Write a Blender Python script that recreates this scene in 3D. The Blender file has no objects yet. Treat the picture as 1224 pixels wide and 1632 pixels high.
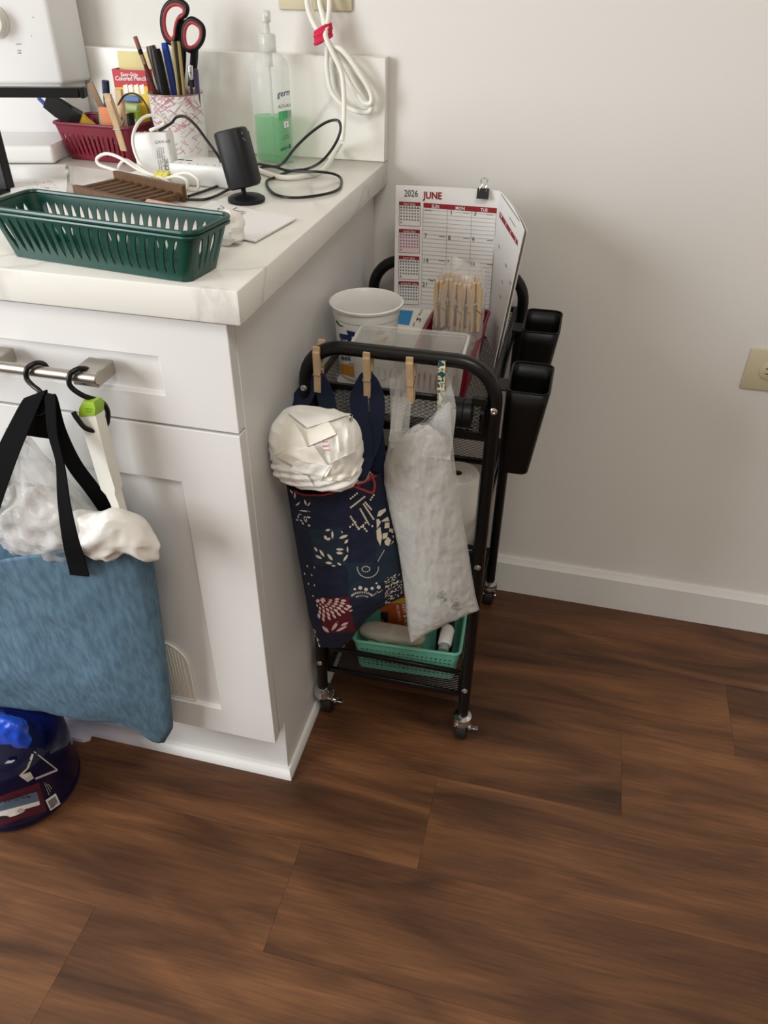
import bpy, bmesh, math, random
from mathutils import Vector, Matrix, noise
from mathutils.bvhtree import BVHTree
pi = math.pi
sc = bpy.context.scene
COL = sc.collection

# ------------------------------------------------------------------ camera
CAM = Vector((0.33462, -0.72680, 1.19888))
YAW, PITCH, ROLL, FPX = 0.23602, 0.62554, 0.01057, 1225.98      # focal length in pixels of the 1224x1632 frame
cy_, sy_, cp_, sp_ = math.cos(YAW), math.sin(YAW), math.cos(PITCH), math.sin(PITCH)
FWD = Vector((-sy_*cp_, cy_*cp_, -sp_)); _r = Vector((cy_, sy_, 0)); _u = _r.cross(FWD)
RGT = math.cos(ROLL)*_r + math.sin(ROLL)*_u; UPV = -math.sin(ROLL)*_r + math.cos(ROLL)*_u
cd = bpy.data.cameras.new('camera'); cam = bpy.data.objects.new('camera', cd); COL.objects.link(cam)
cd.sensor_fit = 'VERTICAL'; cd.sensor_height = 36; cd.lens = FPX/1632*36; cd.clip_start = .02
cam.matrix_world = Matrix(((RGT.x, UPV.x, -FWD.x, CAM.x), (RGT.y, UPV.y, -FWD.y, CAM.y), (RGT.z, UPV.z, -FWD.z, CAM.z), (0, 0, 0, 1)))
sc.camera = cam
# ------------------------------------------------------------------ light
sc.view_settings.view_transform = 'Standard'; sc.view_settings.look = 'None'
sc.view_settings.gamma = 1; sc.view_settings.use_curve_mapping = False
sc.view_settings.exposure = 0.08
W = bpy.data.worlds.new('world'); sc.world = W; W.use_nodes = True
W.node_tree.nodes['Background'].inputs[0].default_value = (.80, .90, 1, 1)
W.node_tree.nodes['Background'].inputs[1].default_value = 1.0
def area(name, loc, target, sx, sy, power, col):
    l = bpy.data.lights.new(name, 'AREA'); l.shape = 'RECTANGLE'; l.size = sx; l.size_y = sy; l.energy = power; l.color = col
    o = bpy.data.objects.new(name, l); COL.objects.link(o); o.location = loc
    o.rotation_euler = (Vector(target)-Vector(loc)).to_track_quat('-Z', 'Y').to_euler(); return o
area('window_daylight', (-1.67, -1.35, 1.42), (-.1, -1.0, 1.1), 1.2, 1.2, 52, (.97, .985, 1))
area('ceiling_lamp_light', (.7, -1.1, 2.40), (.7, -1.1, 0), .7, .7, 17, (1, .96, .90))

# ------------------------------------------------------------------ helpers
def ray(px, py): return FWD + (px-612)/FPX*RGT - (py-816)/FPX*UPV
def PZ(px, py, z): d = ray(px, py); return CAM + d*((z-CAM.z)/d.z)
def PY(px, py, y): d = ray(px, py); return CAM + d*((y-CAM.y)/d.y)
def V(*a): return Vector(a)
def lerp(a, b, t): return a + (b-a)*t
def lin(c): return tuple((x/255/12.92 if x/255 <= .04045 else ((x/255+.055)/1.055)**2.4) for x in c)
ORG = {}
def auto_origin(vs):
    xs = [v.x for v in vs]; ys = [v.y for v in vs]; zs = [v.z for v in vs]
    return V((min(xs)+max(xs))/2, (min(ys)+max(ys))/2, min(zs))
class MB:
    def __init__(s): s.v = []; s.f = []; s.m = []
    def add(s, vs, fs, m=0):
        b = len(s.v); s.v += [Vector(v) for v in vs]; s.f += [tuple(i+b for i in f) for f in fs]; s.m += [m]*len(fs); return s
    def box(s, lo, hi, bev=0, m=0, mat=None, seg=1):
        lo, hi = Vector(lo), Vector(hi); bm = bmesh.new(); bmesh.ops.create_cube(bm, size=1)
        for v in bm.verts: v.co = Vector([lerp(lo[i], hi[i], v.co[i]+.5) for i in range(3)])
        if bev: bmesh.ops.bevel(bm, geom=bm.edges[:], offset=bev, segments=seg, affect='EDGES', profile=.5)
        bm.verts.index_update()
        s.add([(mat @ v.co if mat else v.co.copy()) for v in bm.verts], [[v.index for v in f.verts] for f in bm.faces], m); bm.free(); return s
    def tube(s, path, r, seg=8, closed=False, m=0, cap=True):
        path = [Vector(p) for p in path]; n = len(path); rs = r if isinstance(r, (list, tuple)) else [r]*n
        T = []
        for i in range(n):
            a = path[i-1] if (i or closed) else path[0]; b = path[(i+1) % n] if (i < n-1 or closed) else path[-1]
            t = (b-a); T.append(t.normalized() if t.length > 1e-9 else V(0, 0, 1))
        up = V(0, 0, 1) if abs(T[0].z) < .9 else V(1, 0, 0)
        N = (up - T[0]*up.dot(T[0])).normalized(); vs = []
        for i in range(n):
            if i:
                N = N - T[i]*N.dot(T[i]); N.normalize()
            B = T[i].cross(N)
            for k in range(seg):
                a = 2*pi*k/seg; vs.append(path[i] + (N*math.cos(a)+B*math.sin(a))*rs[i])
        fs = []
        for i in range(n if closed else n-1):
            j = (i+1) % n
            for k in range(seg): fs.append((i*seg+k, i*seg+(k+1) % seg, j*seg+(k+1) % seg, j*seg+k))
        if cap and not closed: fs.append(tuple(range(seg))[::-1]); fs.append(tuple((n-1)*seg+k for k in range(seg)))
        return s.add(vs, fs, m)
    def rod(s, a, b, r, seg=10, m=0): return s.tube([a, b], r, seg, m=m)
    def lathe(s, prof, mat=None, seg=32, m=0, sx=1, sy=1, power=1):
        vs = []; fs = []; n = len(prof); mat = mat or Matrix()
        for (r, z) in prof:
            for k in range(seg):
                a = 2*pi*k/seg; c, q = math.cos(a), math.sin(a)
                if power != 1: c = math.copysign(abs(c)**power, c); q = math.copysign(abs(q)**power, q)
                vs.append(mat @ V(r*c*sx, r*q*sy, z))
        for i in range(n-1):
            for k in range(seg): fs.append((i*seg+k, i*seg+(k+1) % seg, (i+1)*seg+(k+1) % seg, (i+1)*seg+k))
        if prof[0][0] > 1e-5: fs.append(tuple(range(seg))[::-1])
        if prof[-1][0] > 1e-5: fs.append(tuple((n-1)*seg+k for k in range(seg)))
        return s.add(vs, fs, m)
    def grid(s, G, m=0, closed_u=False):
        r, c = len(G), len(G[0]); fs = []
        for i in range(r-1):
            for j in range(c if closed_u else c-1): fs.append((i*c+j, i*c+(j+1) % c, (i+1)*c+(j+1) % c, (i+1)*c+j))
        return s.add([p for row in G for p in row], fs, m)
    def sheet(s, G, th, m=0):
        r, c = len(G), len(G[0]); G = [[Vector(p) for p in row] for row in G]; top = []; bot = []
        for i in range(r):
            for j in range(c):
                du = G[i][min(j+1, c-1)]-G[i][max(j-1, 0)]; dv = G[min(i+1, r-1)][j]-G[max(i-1, 0)][j]
                n = du.cross(dv); n = n.normalized() if n.length > 1e-12 else V(0, -1, 0)
                top.append(G[i][j]+n*th/2); bot.append(G[i][j]-n*th/2)
        N = r*c; fs = []
        for i in range(r-1):
            for j in range(c-1):
                a = (i*c+j, i*c+j+1, (i+1)*c+j+1, (i+1)*c+j); fs.append(a); fs.append(tuple(N+q for q in a[::-1]))
        edge = [j for j in range(c)] + [i*c+c-1 for i in range(1, r)] + [(r-1)*c+j for j in range(c-2, -1, -1)] + [i*c for i in range(r-2, 0, -1)]
        for k in range(len(edge)):
            a, b = edge[k], edge[(k+1) % len(edge)]; fs.append((b, a, N+a, N+b))
        return s.add(top+bot, fs, m)
    def prism(s, poly, off, m=0):       # poly: 3d points of a flat outline, off: extrusion vector
        n = len(poly); off = Vector(off); vs = [Vector(p) for p in poly]; vs += [p+off for p in vs]
        fs = [tuple(range(n))[::-1], tuple(range(n, 2*n))] + [(i, (i+1) % n, n+(i+1) % n, n+i) for i in range(n)]
        return s.add(vs, fs, m)
    def bvh(s): return BVHTree.FromPolygons(s.v, s.f)
    def build(s, name, mats, parent=None, origin=None, smooth=40, label=None, cat=None, group=None, kind=None, solid=0, sub=0, merge=0, bevel=0):
        me = bpy.data.meshes.new(name)
        o0 = ORG[parent] if parent else (Vector(origin) if origin is not None else auto_origin(s.v))
        me.from_pydata([v-o0 for v in s.v], [], s.f)
        for mt in (mats if isinstance(mats, (list, tuple)) else [mats]): me.materials.append(mt)
        for p, mi in zip(me.polygons, s.m): p.material_index = mi
        bm = bmesh.new(); bm.from_mesh(me)
        if merge: bmesh.ops.remove_doubles(bm, verts=bm.verts, dist=merge)
        bmesh.ops.recalc_face_normals(bm, faces=bm.faces); bm.to_mesh(me); bm.free()
        if smooth:
            for p in me.polygons: p.use_smooth = True
            me.set_sharp_from_angle(angle=math.radians(smooth))
        me.update(); o = bpy.data.objects.new(name, me); COL.objects.link(o); ORG[o] = o0
        if parent: o.parent = parent
        else: o.location = o0
        if solid:
            md = o.modifiers.new('thickness', 'SOLIDIFY'); md.thickness = solid; md.offset = 0
        if bevel:
            md = o.modifiers.new('eased_edges', 'BEVEL'); md.width = bevel; md.segments = 2; md.limit_method = 'ANGLE'; md.angle_limit = .6
        if sub:
            md = o.modifiers.new('smooth', 'SUBSURF'); md.levels = sub; md.render_levels = sub
        tag(o, label, cat, group, kind); return o
def tag(o, label=None, cat=None, group=None, kind=None):
    for k, v in (('label', label), ('category', cat), ('group', group), ('kind', kind)):
        if v: o[k] = v
def thing(name, loc, label, cat, group=None):
    o = bpy.data.objects.new(name, None); COL.objects.link(o); o.location = loc; o.empty_display_size = .02
    ORG[o] = Vector(loc); tag(o, label, cat, group); return o
def dup(root, loc, rot, label=None, group=None):
    def cp(o, par):
        c = o.copy(); COL.objects.link(c)
        if par: c.parent = par
        for ch in o.children: cp(ch, c)
        return c
    r = cp(root, None); r.location = loc; r.rotation_euler = rot
    if label: r['label'] = label
    if group: r['group'] = group
    return r
def smooth_path(pts, n=8, closed=False):
    P = [Vector(p) for p in pts]; out = []; N = len(P)
    for i in range(N if closed else N-1):
        g = lambda k: P[k % N] if closed else P[max(0, min(N-1, k))]
        a, b, c, d = g(i-1), g(i), g(i+1), g(i+2)
        for k in range(n):
            t = k/n
            out.append(.5*((2*b)+(c-a)*t+(2*a-5*b+4*c-d)*t*t+(3*b-a-3*c+d)*t**3))
    if not closed: out.append(P[-1])
    return out
def nz(p, f, seed=0): return noise.noise(Vector(p)*f + V(seed*7.31, seed*3.7, seed*1.9))
def crumple(p, f, seed=0):
    a = 1-abs(nz(p, f, seed))*2; b = 1-abs(nz(p, f*2.1, seed+5))*2; return a*.65+b*.35
def blob(c, r, amp=.004, freq=30, seed=0, nu=48, nv=30, power=.8, ridged=True, squash=None):
    m = MB(); c = Vector(c); G = []
    sp = lambda x: math.copysign(abs(x)**power, x)
    for i in range(nv+1):
        th = pi*i/nv; row = []
        for j in range(nu):
            ph = 2*pi*j/nu; n = V(sp(math.sin(th))*sp(math.cos(ph)), sp(math.sin(th))*sp(math.sin(ph)), -sp(math.cos(th)))
            p = V(n.x*r[0], n.y*r[1], n.z*r[2])
            d = (crumple(p, freq, seed) if ridged else nz(p, freq, seed))*amp
            p = p + n.normalized()*d
            if squash: p = squash(p)
            row.append(c+p)
        G.append(row)
    return m.grid(G, closed_u=True)
def pmap(pts, **k):      # px list to 3d list on a depth plane
    return [PY(a, b, k['y']) if 'y' in k else PZ(a, b, k['z']) for a, b in pts]
_tc = {}
def text_mesh(s, bold=0.0):
    if (s, bold) in _tc: return _tc[(s, bold)]
    cu = bpy.data.curves.new('lettering', 'FONT'); cu.body = s; cu.size = 1; cu.offset = bold; cu.resolution_u = 2; cu.fill_mode = 'FRONT'
    o = bpy.data.objects.new('lettering', cu); me = o.to_mesh()
    vs = [v.co.copy() for v in me.vertices]; fs = [tuple(p.vertices) for p in me.polygons]
    o.to_mesh_clear(); bpy.data.objects.remove(o); bpy.data.curves.remove(cu)
    _tc[(s, bold)] = (vs, fs); return vs, fs
class Print:             # flat print laid on a surface
    def __init__(s, mb): s.mb = MB(); s.bvh = mb.bvh()
    def hit(s, px, py, off):
        d = ray(px, py).normalized(); loc, n, i, dist = s.bvh.ray_cast(CAM, d)
        if loc is None: return None
        if n.dot(d) > 0: n = -n
        return loc + n*off
    def add(s, pts, fs, m, off):
        P = [s.hit(a, b, off) for a, b in pts]
        for f in fs:
            q = [P[i] for i in f]
            if all(x is not None for x in q):
                c = sum(q, Vector())/len(q)
                if max((x-c).length for x in q) < .09: s.mb.add(q, [tuple(range(len(q)))], m)
    def poly(s, pts, m=0, off=.0005): s.add(pts, [tuple(range(len(pts)))], m, off)
    def quad(s, c, n=6, k=6, m=0, off=.0005):
        pts = []
        for i in range(k+1):
            for j in range(n+1):
                a = Vector(c[0]).lerp(Vector(c[1]), j/n); b = Vector(c[3]).lerp(Vector(c[2]), j/n); p = a.lerp(b, i/k); pts.append((p.x, p.y))
        s.add(pts, [(i*(n+1)+j, i*(n+1)+j+1, (i+1)*(n+1)+j+1, (i+1)*(n+1)+j) for i in range(k) for j in range(n)], m, off)
    def line(s, a, b, w=1.0, m=0, n=4, off=.0006):
        a, b = Vector(a), Vector(b); d = (b-a); t = Vector((-d.y, d.x)).normalized()*w/2
        s.quad([a+t, b+t, b-t, a-t], n, 1, m, off)
    def text(s, txt, o, xv, yv, m=0, off=.0008, bold=0.0):
        vs, fs = text_mesh(txt, bold)
        s.add([(o[0]+v.x*xv[0]+v.y*yv[0], o[1]+v.x*xv[1]+v.y*yv[1]) for v in vs], fs, m, off)
    def leaf(s, x, y, L, w, ang, m=0, n=5, off=.0008):
        c, q = math.cos(ang), math.sin(ang); pts = []
        for i in range(n+1): t = i/n; pts.append((-L/2+L*t, -w/2*math.sin(pi*t)**.8))
        for i in range(1, n): t = 1-i/n; pts.append((-L/2+L*t, w/2*math.sin(pi*t)**.8))
        s.poly([(x+a*c-b*q, y+a*q+b*c) for a, b in pts], m, off)
    def dot(s, x, y, r, m=0, off=.0008): s.poly([(x+r*math.cos(k*pi/3), y+r*math.sin(k*pi/3)) for k in range(6)], m, off)
    def build(s, name, mats, parent, label=None, kind=None):
        if s.mb.f: return s.mb.build(name, mats, parent, smooth=0, label=label, kind=kind)

# ------------------------------------------------------------------ materials
def nodes(name):
    m = bpy.data.materials.new(name); m.use_nodes = True; nt = m.node_tree; return m, nt, nt.nodes['Principled BSDF']
def mat(name, col, rough=.5, metal=0, var=0, vscale=20, bump=0, bscale=80, bdist=.002, stretch=None, spec=None, trans=0, sheen=0, col2=None, coat=0, detail=4):
    m, nt, b = nodes(name); L = nt.links; c = lin(col)
    b.inputs['Base Color'].default_value = (*c, 1); b.inputs['Roughness'].default_value = rough; b.inputs['Metallic'].default_value = metal
    if spec is not None: b.inputs['Specular IOR Level'].default_value = spec
    if trans: b.inputs['Transmission Weight'].default_value = trans
    if sheen: b.inputs['Sheen Weight'].default_value = sheen
    if coat: b.inputs['Coat Weight'].default_value = coat
    if var or bump or col2:
        tc = nt.nodes.new('ShaderNodeTexCoord'); mp = nt.nodes.new('ShaderNodeMapping'); L.new(tc.outputs['Object'], mp.inputs[0])
        if stretch: mp.inputs['Scale'].default_value = stretch
    if var or col2:
        n = nt.nodes.new('ShaderNodeTexNoise'); n.inputs['Scale'].default_value = vscale; n.inputs['Detail'].default_value = detail; L.new(mp.outputs[0], n.inputs['Vector'])
        r = nt.nodes.new('ShaderNodeValToRGB'); L.new(n.outputs[0], r.inputs[0])
        a = lin(col2) if col2 else tuple(x*(1-var) for x in c)
        r.color_ramp.elements[0].position = .35; r.color_ramp.elements[1].position = .65
        r.color_ramp.elements[0].color = (*a, 1); r.color_ramp.elements[1].color = (*c, 1); L.new(r.outputs[0], b.inputs['Base Color'])
    if bump:
        n2 = nt.nodes.new('ShaderNodeTexNoise'); n2.inputs['Scale'].default_value = bscale; n2.inputs['Detail'].default_value = 4; L.new(mp.outputs[0], n2.inputs['Vector'])
        bp = nt.nodes.new('ShaderNodeBump'); bp.inputs['Strength'].default_value = bump; bp.inputs['Distance'].default_value = bdist
        L.new(n2.outputs[0], bp.inputs['Height']); L.new(bp.outputs[0], b.inputs['Normal'])
    return m
def film(name, col, opacity, rough=.2, tint=(1, 1, 1), bump=0, bscale=60, gloss=.3):
    m, nt, b = nodes(name); L = nt.links; out = nt.nodes['Material Output']
    b.inputs['Base Color'].default_value = (*lin(col), 1); b.inputs['Roughness'].default_value = rough; b.inputs['Specular IOR Level'].default_value = .6
    t = nt.nodes.new('ShaderNodeBsdfTransparent'); t.inputs[0].default_value = (*tint, 1)
    lw = nt.nodes.new('ShaderNodeLayerWeight'); lw.inputs[0].default_value = .3
    mr = nt.nodes.new('ShaderNodeMapRange'); mr.inputs['To Min'].default_value = opacity; mr.inputs['To Max'].default_value = min(1, opacity+gloss)
    L.new(lw.outputs['Facing'], mr.inputs['Value'])
    mx = nt.nodes.new('ShaderNodeMixShader'); L.new(mr.outputs[0], mx.inputs[0]); L.new(t.outputs[0], mx.inputs[1]); L.new(b.outputs[0], mx.inputs[2]); L.new(mx.outputs[0], out.inputs[0])
    if bump:
        tc = nt.nodes.new('ShaderNodeTexCoord'); n2 = nt.nodes.new('ShaderNodeTexNoise'); n2.inputs['Scale'].default_value = bscale; n2.inputs['Detail'].default_value = 5
        L.new(tc.outputs['Object'], n2.inputs['Vector'])
        bp = nt.nodes.new('ShaderNodeBump'); bp.inputs['Strength'].default_value = bump; bp.inputs['Distance'].default_value = .004
        L.new(n2.outputs[0], bp.inputs['Height']); L.new(bp.outputs[0], b.inputs['Normal'])
    return m
def wood_floor():
    m, nt, b = nodes('walnut_plank'); L = nt.links; N = nt.nodes.new
    tc = N('ShaderNodeTexCoord'); oi = N('ShaderNodeObjectInfo')
    ml = N('ShaderNodeVectorMath'); ml.operation = 'SCALE'; ml.inputs[0].default_value = (13, 7, 3); L.new(oi.outputs['Random'], ml.inputs['Scale'])
    ad = N('ShaderNodeVectorMath'); ad.operation = 'ADD'; L.new(tc.outputs['Object'], ad.inputs[0]); L.new(ml.outputs[0], ad.inputs[1])
    mp = N('ShaderNodeMapping'); mp.inputs['Scale'].default_value = (1.0, 5.0, 1); L.new(ad.outputs[0], mp.inputs[0])
    n1 = N('ShaderNodeTexNoise'); n1.inputs['Scale'].default_value = 2.6; n1.inputs['Detail'].default_value = 6; n1.inputs['Distortion'].default_value = 1.0; L.new(mp.outputs[0], n1.inputs[0])
    cr = N('ShaderNodeValToRGB'); e = cr.color_ramp.elements
    e[0].position = .26; e[0].color = (*lin((58, 36, 23)), 1); e[1].position = .76; e[1].color = (*lin((134, 90, 57)), 1)
    x = e.new(.45); x.color = (*lin((92, 60, 38)), 1); x = e.new(.58); x.color = (*lin((110, 73, 46)), 1); L.new(n1.outputs[0], cr.inputs[0])
    mp2 = N('ShaderNodeMapping'); mp2.inputs['Scale'].default_value = (3.2, 72, 1); L.new(ad.outputs[0], mp2.inputs[0])
    n2 = N('ShaderNodeTexNoise'); n2.inputs['Scale'].default_value = 3; n2.inputs['Detail'].default_value = 5; n2.inputs['Distortion'].default_value = .5; L.new(mp2.outputs[0], n2.inputs[0])
    r2 = N('ShaderNodeMapRange'); r2.inputs['From Min'].default_value = .3; r2.inputs['From Max'].default_value = .7; r2.inputs['To Min'].default_value = .76; r2.inputs['To Max'].default_value = 1.14; L.new(n2.outputs[0], r2.inputs[0])
    # knots
    mp3 = N('ShaderNodeMapping'); mp3.inputs['Scale'].default_value = (2.2, 6.5, .01); L.new(ad.outputs[0], mp3.inputs[0])
    vo = N('ShaderNodeTexVoronoi'); vo.inputs['Scale'].default_value = 1.0; L.new(mp3.outputs[0], vo.inputs[0])
    r3 = N('ShaderNodeMapRange'); r3.inputs['From Min'].default_value = .05; r3.inputs['From Max'].default_value = .34; r3.inputs['To Min'].default_value = .62; r3.inputs['To Max'].default_value = 1; L.new(vo.outputs['Distance'], r3.inputs[0])
    mu = N('ShaderNodeMath'); mu.operation = 'MULTIPLY'; L.new(r2.outputs[0], mu.inputs[0]); L.new(r3.outputs[0], mu.inputs[1])
    rr = N('ShaderNodeMapRange'); rr.inputs['To Min'].default_value = .9; rr.inputs['To Max'].default_value = 1.08; L.new(oi.outputs['Random'], rr.inputs[0])
    mu2 = N('ShaderNodeMath'); mu2.operation = 'MULTIPLY'; L.new(mu.outputs[0], mu2.inputs[0]); L.new(rr.outputs[0], mu2.inputs[1])
    mc = N('ShaderNodeVectorMath'); mc.operation = 'SCALE'; L.new(cr.outputs[0], mc.inputs[0]); L.new(mu2.outputs[0], mc.inputs['Scale']); L.new(mc.outputs[0], b.inputs['Base Color'])
    b.inputs['Roughness'].default_value = .42; b.inputs['Specular IOR Level'].default_value = .4
    bp = N('ShaderNodeBump'); bp.inputs['Strength'].default_value = .12; bp.inputs['Distance'].default_value = .001; L.new(n2.outputs[0], bp.inputs['Height']); L.new(bp.outputs[0], b.inputs['Normal'])
    return m
def quartz():
    m, nt, b = nodes('white_quartz'); L = nt.links; N = nt.nodes.new
    tc = N('ShaderNodeTexCoord'); mp = N('ShaderNodeMapping'); mp.inputs['Rotation'].default_value = (.3, .4, .6); L.new(tc.outputs['Object'], mp.inputs[0])
    n = N('ShaderNodeTexNoise'); n.inputs['Scale'].default_value = 2.1; n.inputs['Detail'].default_value = 7; n.inputs['Distortion'].default_value = .9; L.new(mp.outputs[0], n.inputs[0])
    r = N('ShaderNodeValToRGB'); e = r.color_ramp.elements; w = (*lin((238, 237, 230)), 1)
    e[0].position = .492; e[0].color = w; e[1].position = .522; e[1].color = w; x = e.new(.506); x.color = (*lin((218, 216, 211)), 1); L.new(n.outputs[0], r.inputs[0])
    L.new(r.outputs[0], b.inputs['Base Color']); b.inputs['Roughness'].default_value = .18; return m
WALL = mat('white_wall_paint', (229, 227, 222), .75, bump=.05, bscale=220, bdist=.0006)
WARM = mat('warm_bounce_paint', (230, 222, 211), .8)  # warm tint given to the unseen walls and ceiling to warm bounced light
TRIM = mat('white_trim_paint', (232, 232, 230), .4)
CAB = mat('white_cabinet_paint', (226, 225, 223), .38, var=.03, vscale=3)
FLOORB = mat('dark_underfloor', (30, 18, 12), .8)
WOOD = wood_floor(); QZ = quartz()
BEIGE = mat('beige_plastic', (205, 196, 165), .45); SLOT = mat('dark_slot', (25, 22, 20), .7)
NICKEL = mat('brushed_nickel', (188, 182, 172), .4, 1, var=.15, vscale=40, stretch=(1, 30, 30)); CHROME = mat('chrome', (215, 216, 218), .15, 1)
BLKMET = mat('black_powder_coat', (9, 9, 10), .34, spec=.4); BLKPL = mat('black_plastic', (8, 8, 9), .42, spec=.3); BLKRUB = mat('black_rubber', (17, 17, 17), .55)
BLKMATTE = mat('matte_charcoal_plastic', (20, 21, 25), .5, spec=.35); BLKWEB = mat('black_webbing', (6, 6, 7), .9, spec=.15, bump=.4, bscale=900, bdist=.0006)
GREEN = mat('dark_green_plastic', (9, 66, 55), .3); MAROON = mat('maroon_plastic', (118, 18, 42), .38); MINT = mat('mint_plastic', (112, 190, 168), .4)
WHT = mat('white_plastic', (236, 236, 234), .35); WHTM = mat('white_paper', (238, 237, 235), .8); GREYPL = mat('pale_grey_plastic', (196, 194, 190), .4)
CORDW = mat('white_cord', (238, 236, 226), .45); CORDB = mat('black_cord', (14, 14, 15), .4)
PINW = mat('clothespin_wood', (214, 184, 144), .65, var=.15, vscale=60, stretch=(6, 6, 1)); DWOOD = mat('brown_wood', (106, 74, 44), .5, var=.35, vscale=30, stretch=(8, 8, 2))
INK = mat('black_ink', (35, 35, 38), .7); GREYINK = mat('grey_ink', (150, 150, 152), .7); REDINK = mat('dark_red_ink', (150, 28, 38), .7); PINKINK = mat('pale_pink_ink', (232, 205, 212), .8)
WHITEINK = mat('white_ink', (240, 240, 238), .6); NAVYINK = mat('navy_ink', (24, 40, 98), .6); ORANGEINK = mat('orange_ink', (222, 150, 52), .6)
FILM = film('clear_plastic_film', (226, 226, 222), .20, .12, bump=.8, bscale=38, gloss=.5)
FROST = film('translucent_white_plastic', (240, 239, 234), .24, .3, gloss=.35)
LIDM = film('translucent_lid_plastic', (240, 239, 234), .5, .3)
print('materials done')
# ================================================================== SETTING
XL, XR, YF, YB, ZC = -1.75, 3.1, -3.4, 0.665, 2.45
def struct(mb, name, mats, **k): return mb.build(name, mats, kind='structure', smooth=k.pop('smooth', 30), **k)
fl = struct(MB().box((XL-.1, YF-.1, -.06), (XR+.1, YB+.1, -.006)), 'floor', FLOORB)
PL, PW = 1.22, .18
pm = None; random.seed(4); row = 0; y = -.06-PW*19
while y < YB-.001:
    offs = {(-.24): .04, (.12): .558}; k = round(y, 3)
    ox = offs.get(k, random.uniform(0, PL)); y1 = min(y+PW, YB); y0 = max(y, YF)
    if y1 > YF:
        x = XL - ((XL-ox) % PL)
        while x < XR:
            a, b_ = max(x, XL), min(x+PL, XR)
            if b_-a > .01:
                full = abs(b_-a-PL) < 1e-6 and abs(y1-y0-PW) < 1e-6
                c = V((a+b_)/2, (y0+y1)/2, -.006)
                if full and pm:
                    o = pm.copy(); COL.objects.link(o); o.parent = fl; o.location = c-ORG[fl]
                else:
                    hx, hy = (b_-a)/2, (y1-y0)/2
                    o = MB().box((-hx+.0001, -hy+.0001, .0), (hx-.0001, hy-.0001, .006), bev=.0003).build('plank', WOOD, origin=(0, 0, 0), smooth=30)
                    o.parent = fl; o.location = c-ORG[fl]
                    if full: pm = o
            x += PL
    y += PW
struct(MB().box((XL-.1, YB, -.0), (XR+.1, YB+.1, ZC)), 'wall_back', WALL)
struct(MB().box((XR, YF, 0), (XR+.1, YB, ZC)), 'wall_right', WARM)
struct(MB().box((XL-.1, YF-.1, 0), (XR+.1, YF, ZC)), 'wall_front', WARM)
wl = MB()      # left wall with a window opening
wy0, wy1, wz0, wz1 = -2.0, -.70, .78, 2.06
wl.box((XL-.1, YF, 0), (XL, wy0, ZC)); wl.box((XL-.1, wy1, 0), (XL, YB, ZC)); wl.box((XL-.1, wy0, 0), (XL, wy1, wz0)); wl.box((XL-.1, wy0, wz1), (XL, wy1, ZC))
struct(wl, 'wall_left', WALL)
wn = MB()
for a, b_ in (((wy0, wz0), (wy0+.05, wz1)), ((wy1-.05, wz0), (wy1, wz1)), ((wy0+.05, wz0), (wy1-.05, wz0+.05)), ((wy0+.05, wz1-.05), (wy1-.05, wz1)), (((wy0+wy1)/2-.02, wz0+.05), ((wy0+wy1)/2+.02, wz1-.05))):
    wn.box((XL-.07, a[0], a[1]), (XL-.03, b_[0], b_[1]), bev=.004)
struct(wn, 'window_1', TRIM)
struct(MB().box((XL-.1, YF-.1, ZC), (XR+.1, YB+.1, ZC+.1)), 'ceiling', WARM)
def baseboard(name, path, nrm):
    m = MB(); prof = [(0, .0), (.013, .0), (.013, .082), (.009, .088), (.006, .095), (0, .095)]
    a, b_ = Vector(path[0]), Vector(path[1]); n = Vector(nrm)
    m.prism([a+n*p+V(0, 0, z) for p, z in prof], b_-a); return struct(m, name, TRIM)
baseboard('baseboard_back', ((-.012, YB, .0005), (XR-.014, YB, .0005)), (0, -1, 0))
baseboard('baseboard_right', ((XR, YB, .0005), (XR, YF, .0005)), (-1, 0, 0))

# ================================================================== BASE CABINET AND WORKTOP
ct = thing('countertop', (-.5, .33, .875), 'white quartz worktop with faint grey veins on the white cabinet', 'countertop')
MB().box((-1.05, 0, .875), (0, YB-.001, .914), bev=.003, seg=2).build('slab', QZ, ct)
MB().box((-1.05, YB-.021, .914), (0, YB-.001, 1.069), bev=.0015).build('backsplash', QZ, ct)
cb = thing('base_cabinet', (-.5, .33, 0), 'white shaker base cabinet with a drawer and a door under the worktop', 'cabinet')
MB().box((-.98, .035, .145), (-.024, YB-.003, .8745), bev=.001).build('body', CAB, cb)
MB().box((-.98, .062, 0), (-.0265, YB-.003, .145), bev=.001).build('plinth', CAB, cb)
sh = MB(); q = [(0, 0)] + [(.016*math.cos(a), .018*math.sin(a)) for a in [k*pi/2/6 for k in range(7)]]
cor = V(-.0262, .0618, 0)
A = [V(-.98, cor.y-p, z+.0005) for p, z in q]; B = [V(cor.x+p*.58, cor.y-p, z+.0005) for p, z in q]; Cc = [V(cor.x+p*.58, YB-.016, z+.0005) for p, z in q]
sh.grid([A+[A[0]], B+[B[0]], Cc+[Cc[0]]]); sh.f += [tuple(range(8)), tuple(range(18, 26))]; sh.m += [0, 0]
sh.build('shoe_molding', TRIM, cb)
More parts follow.
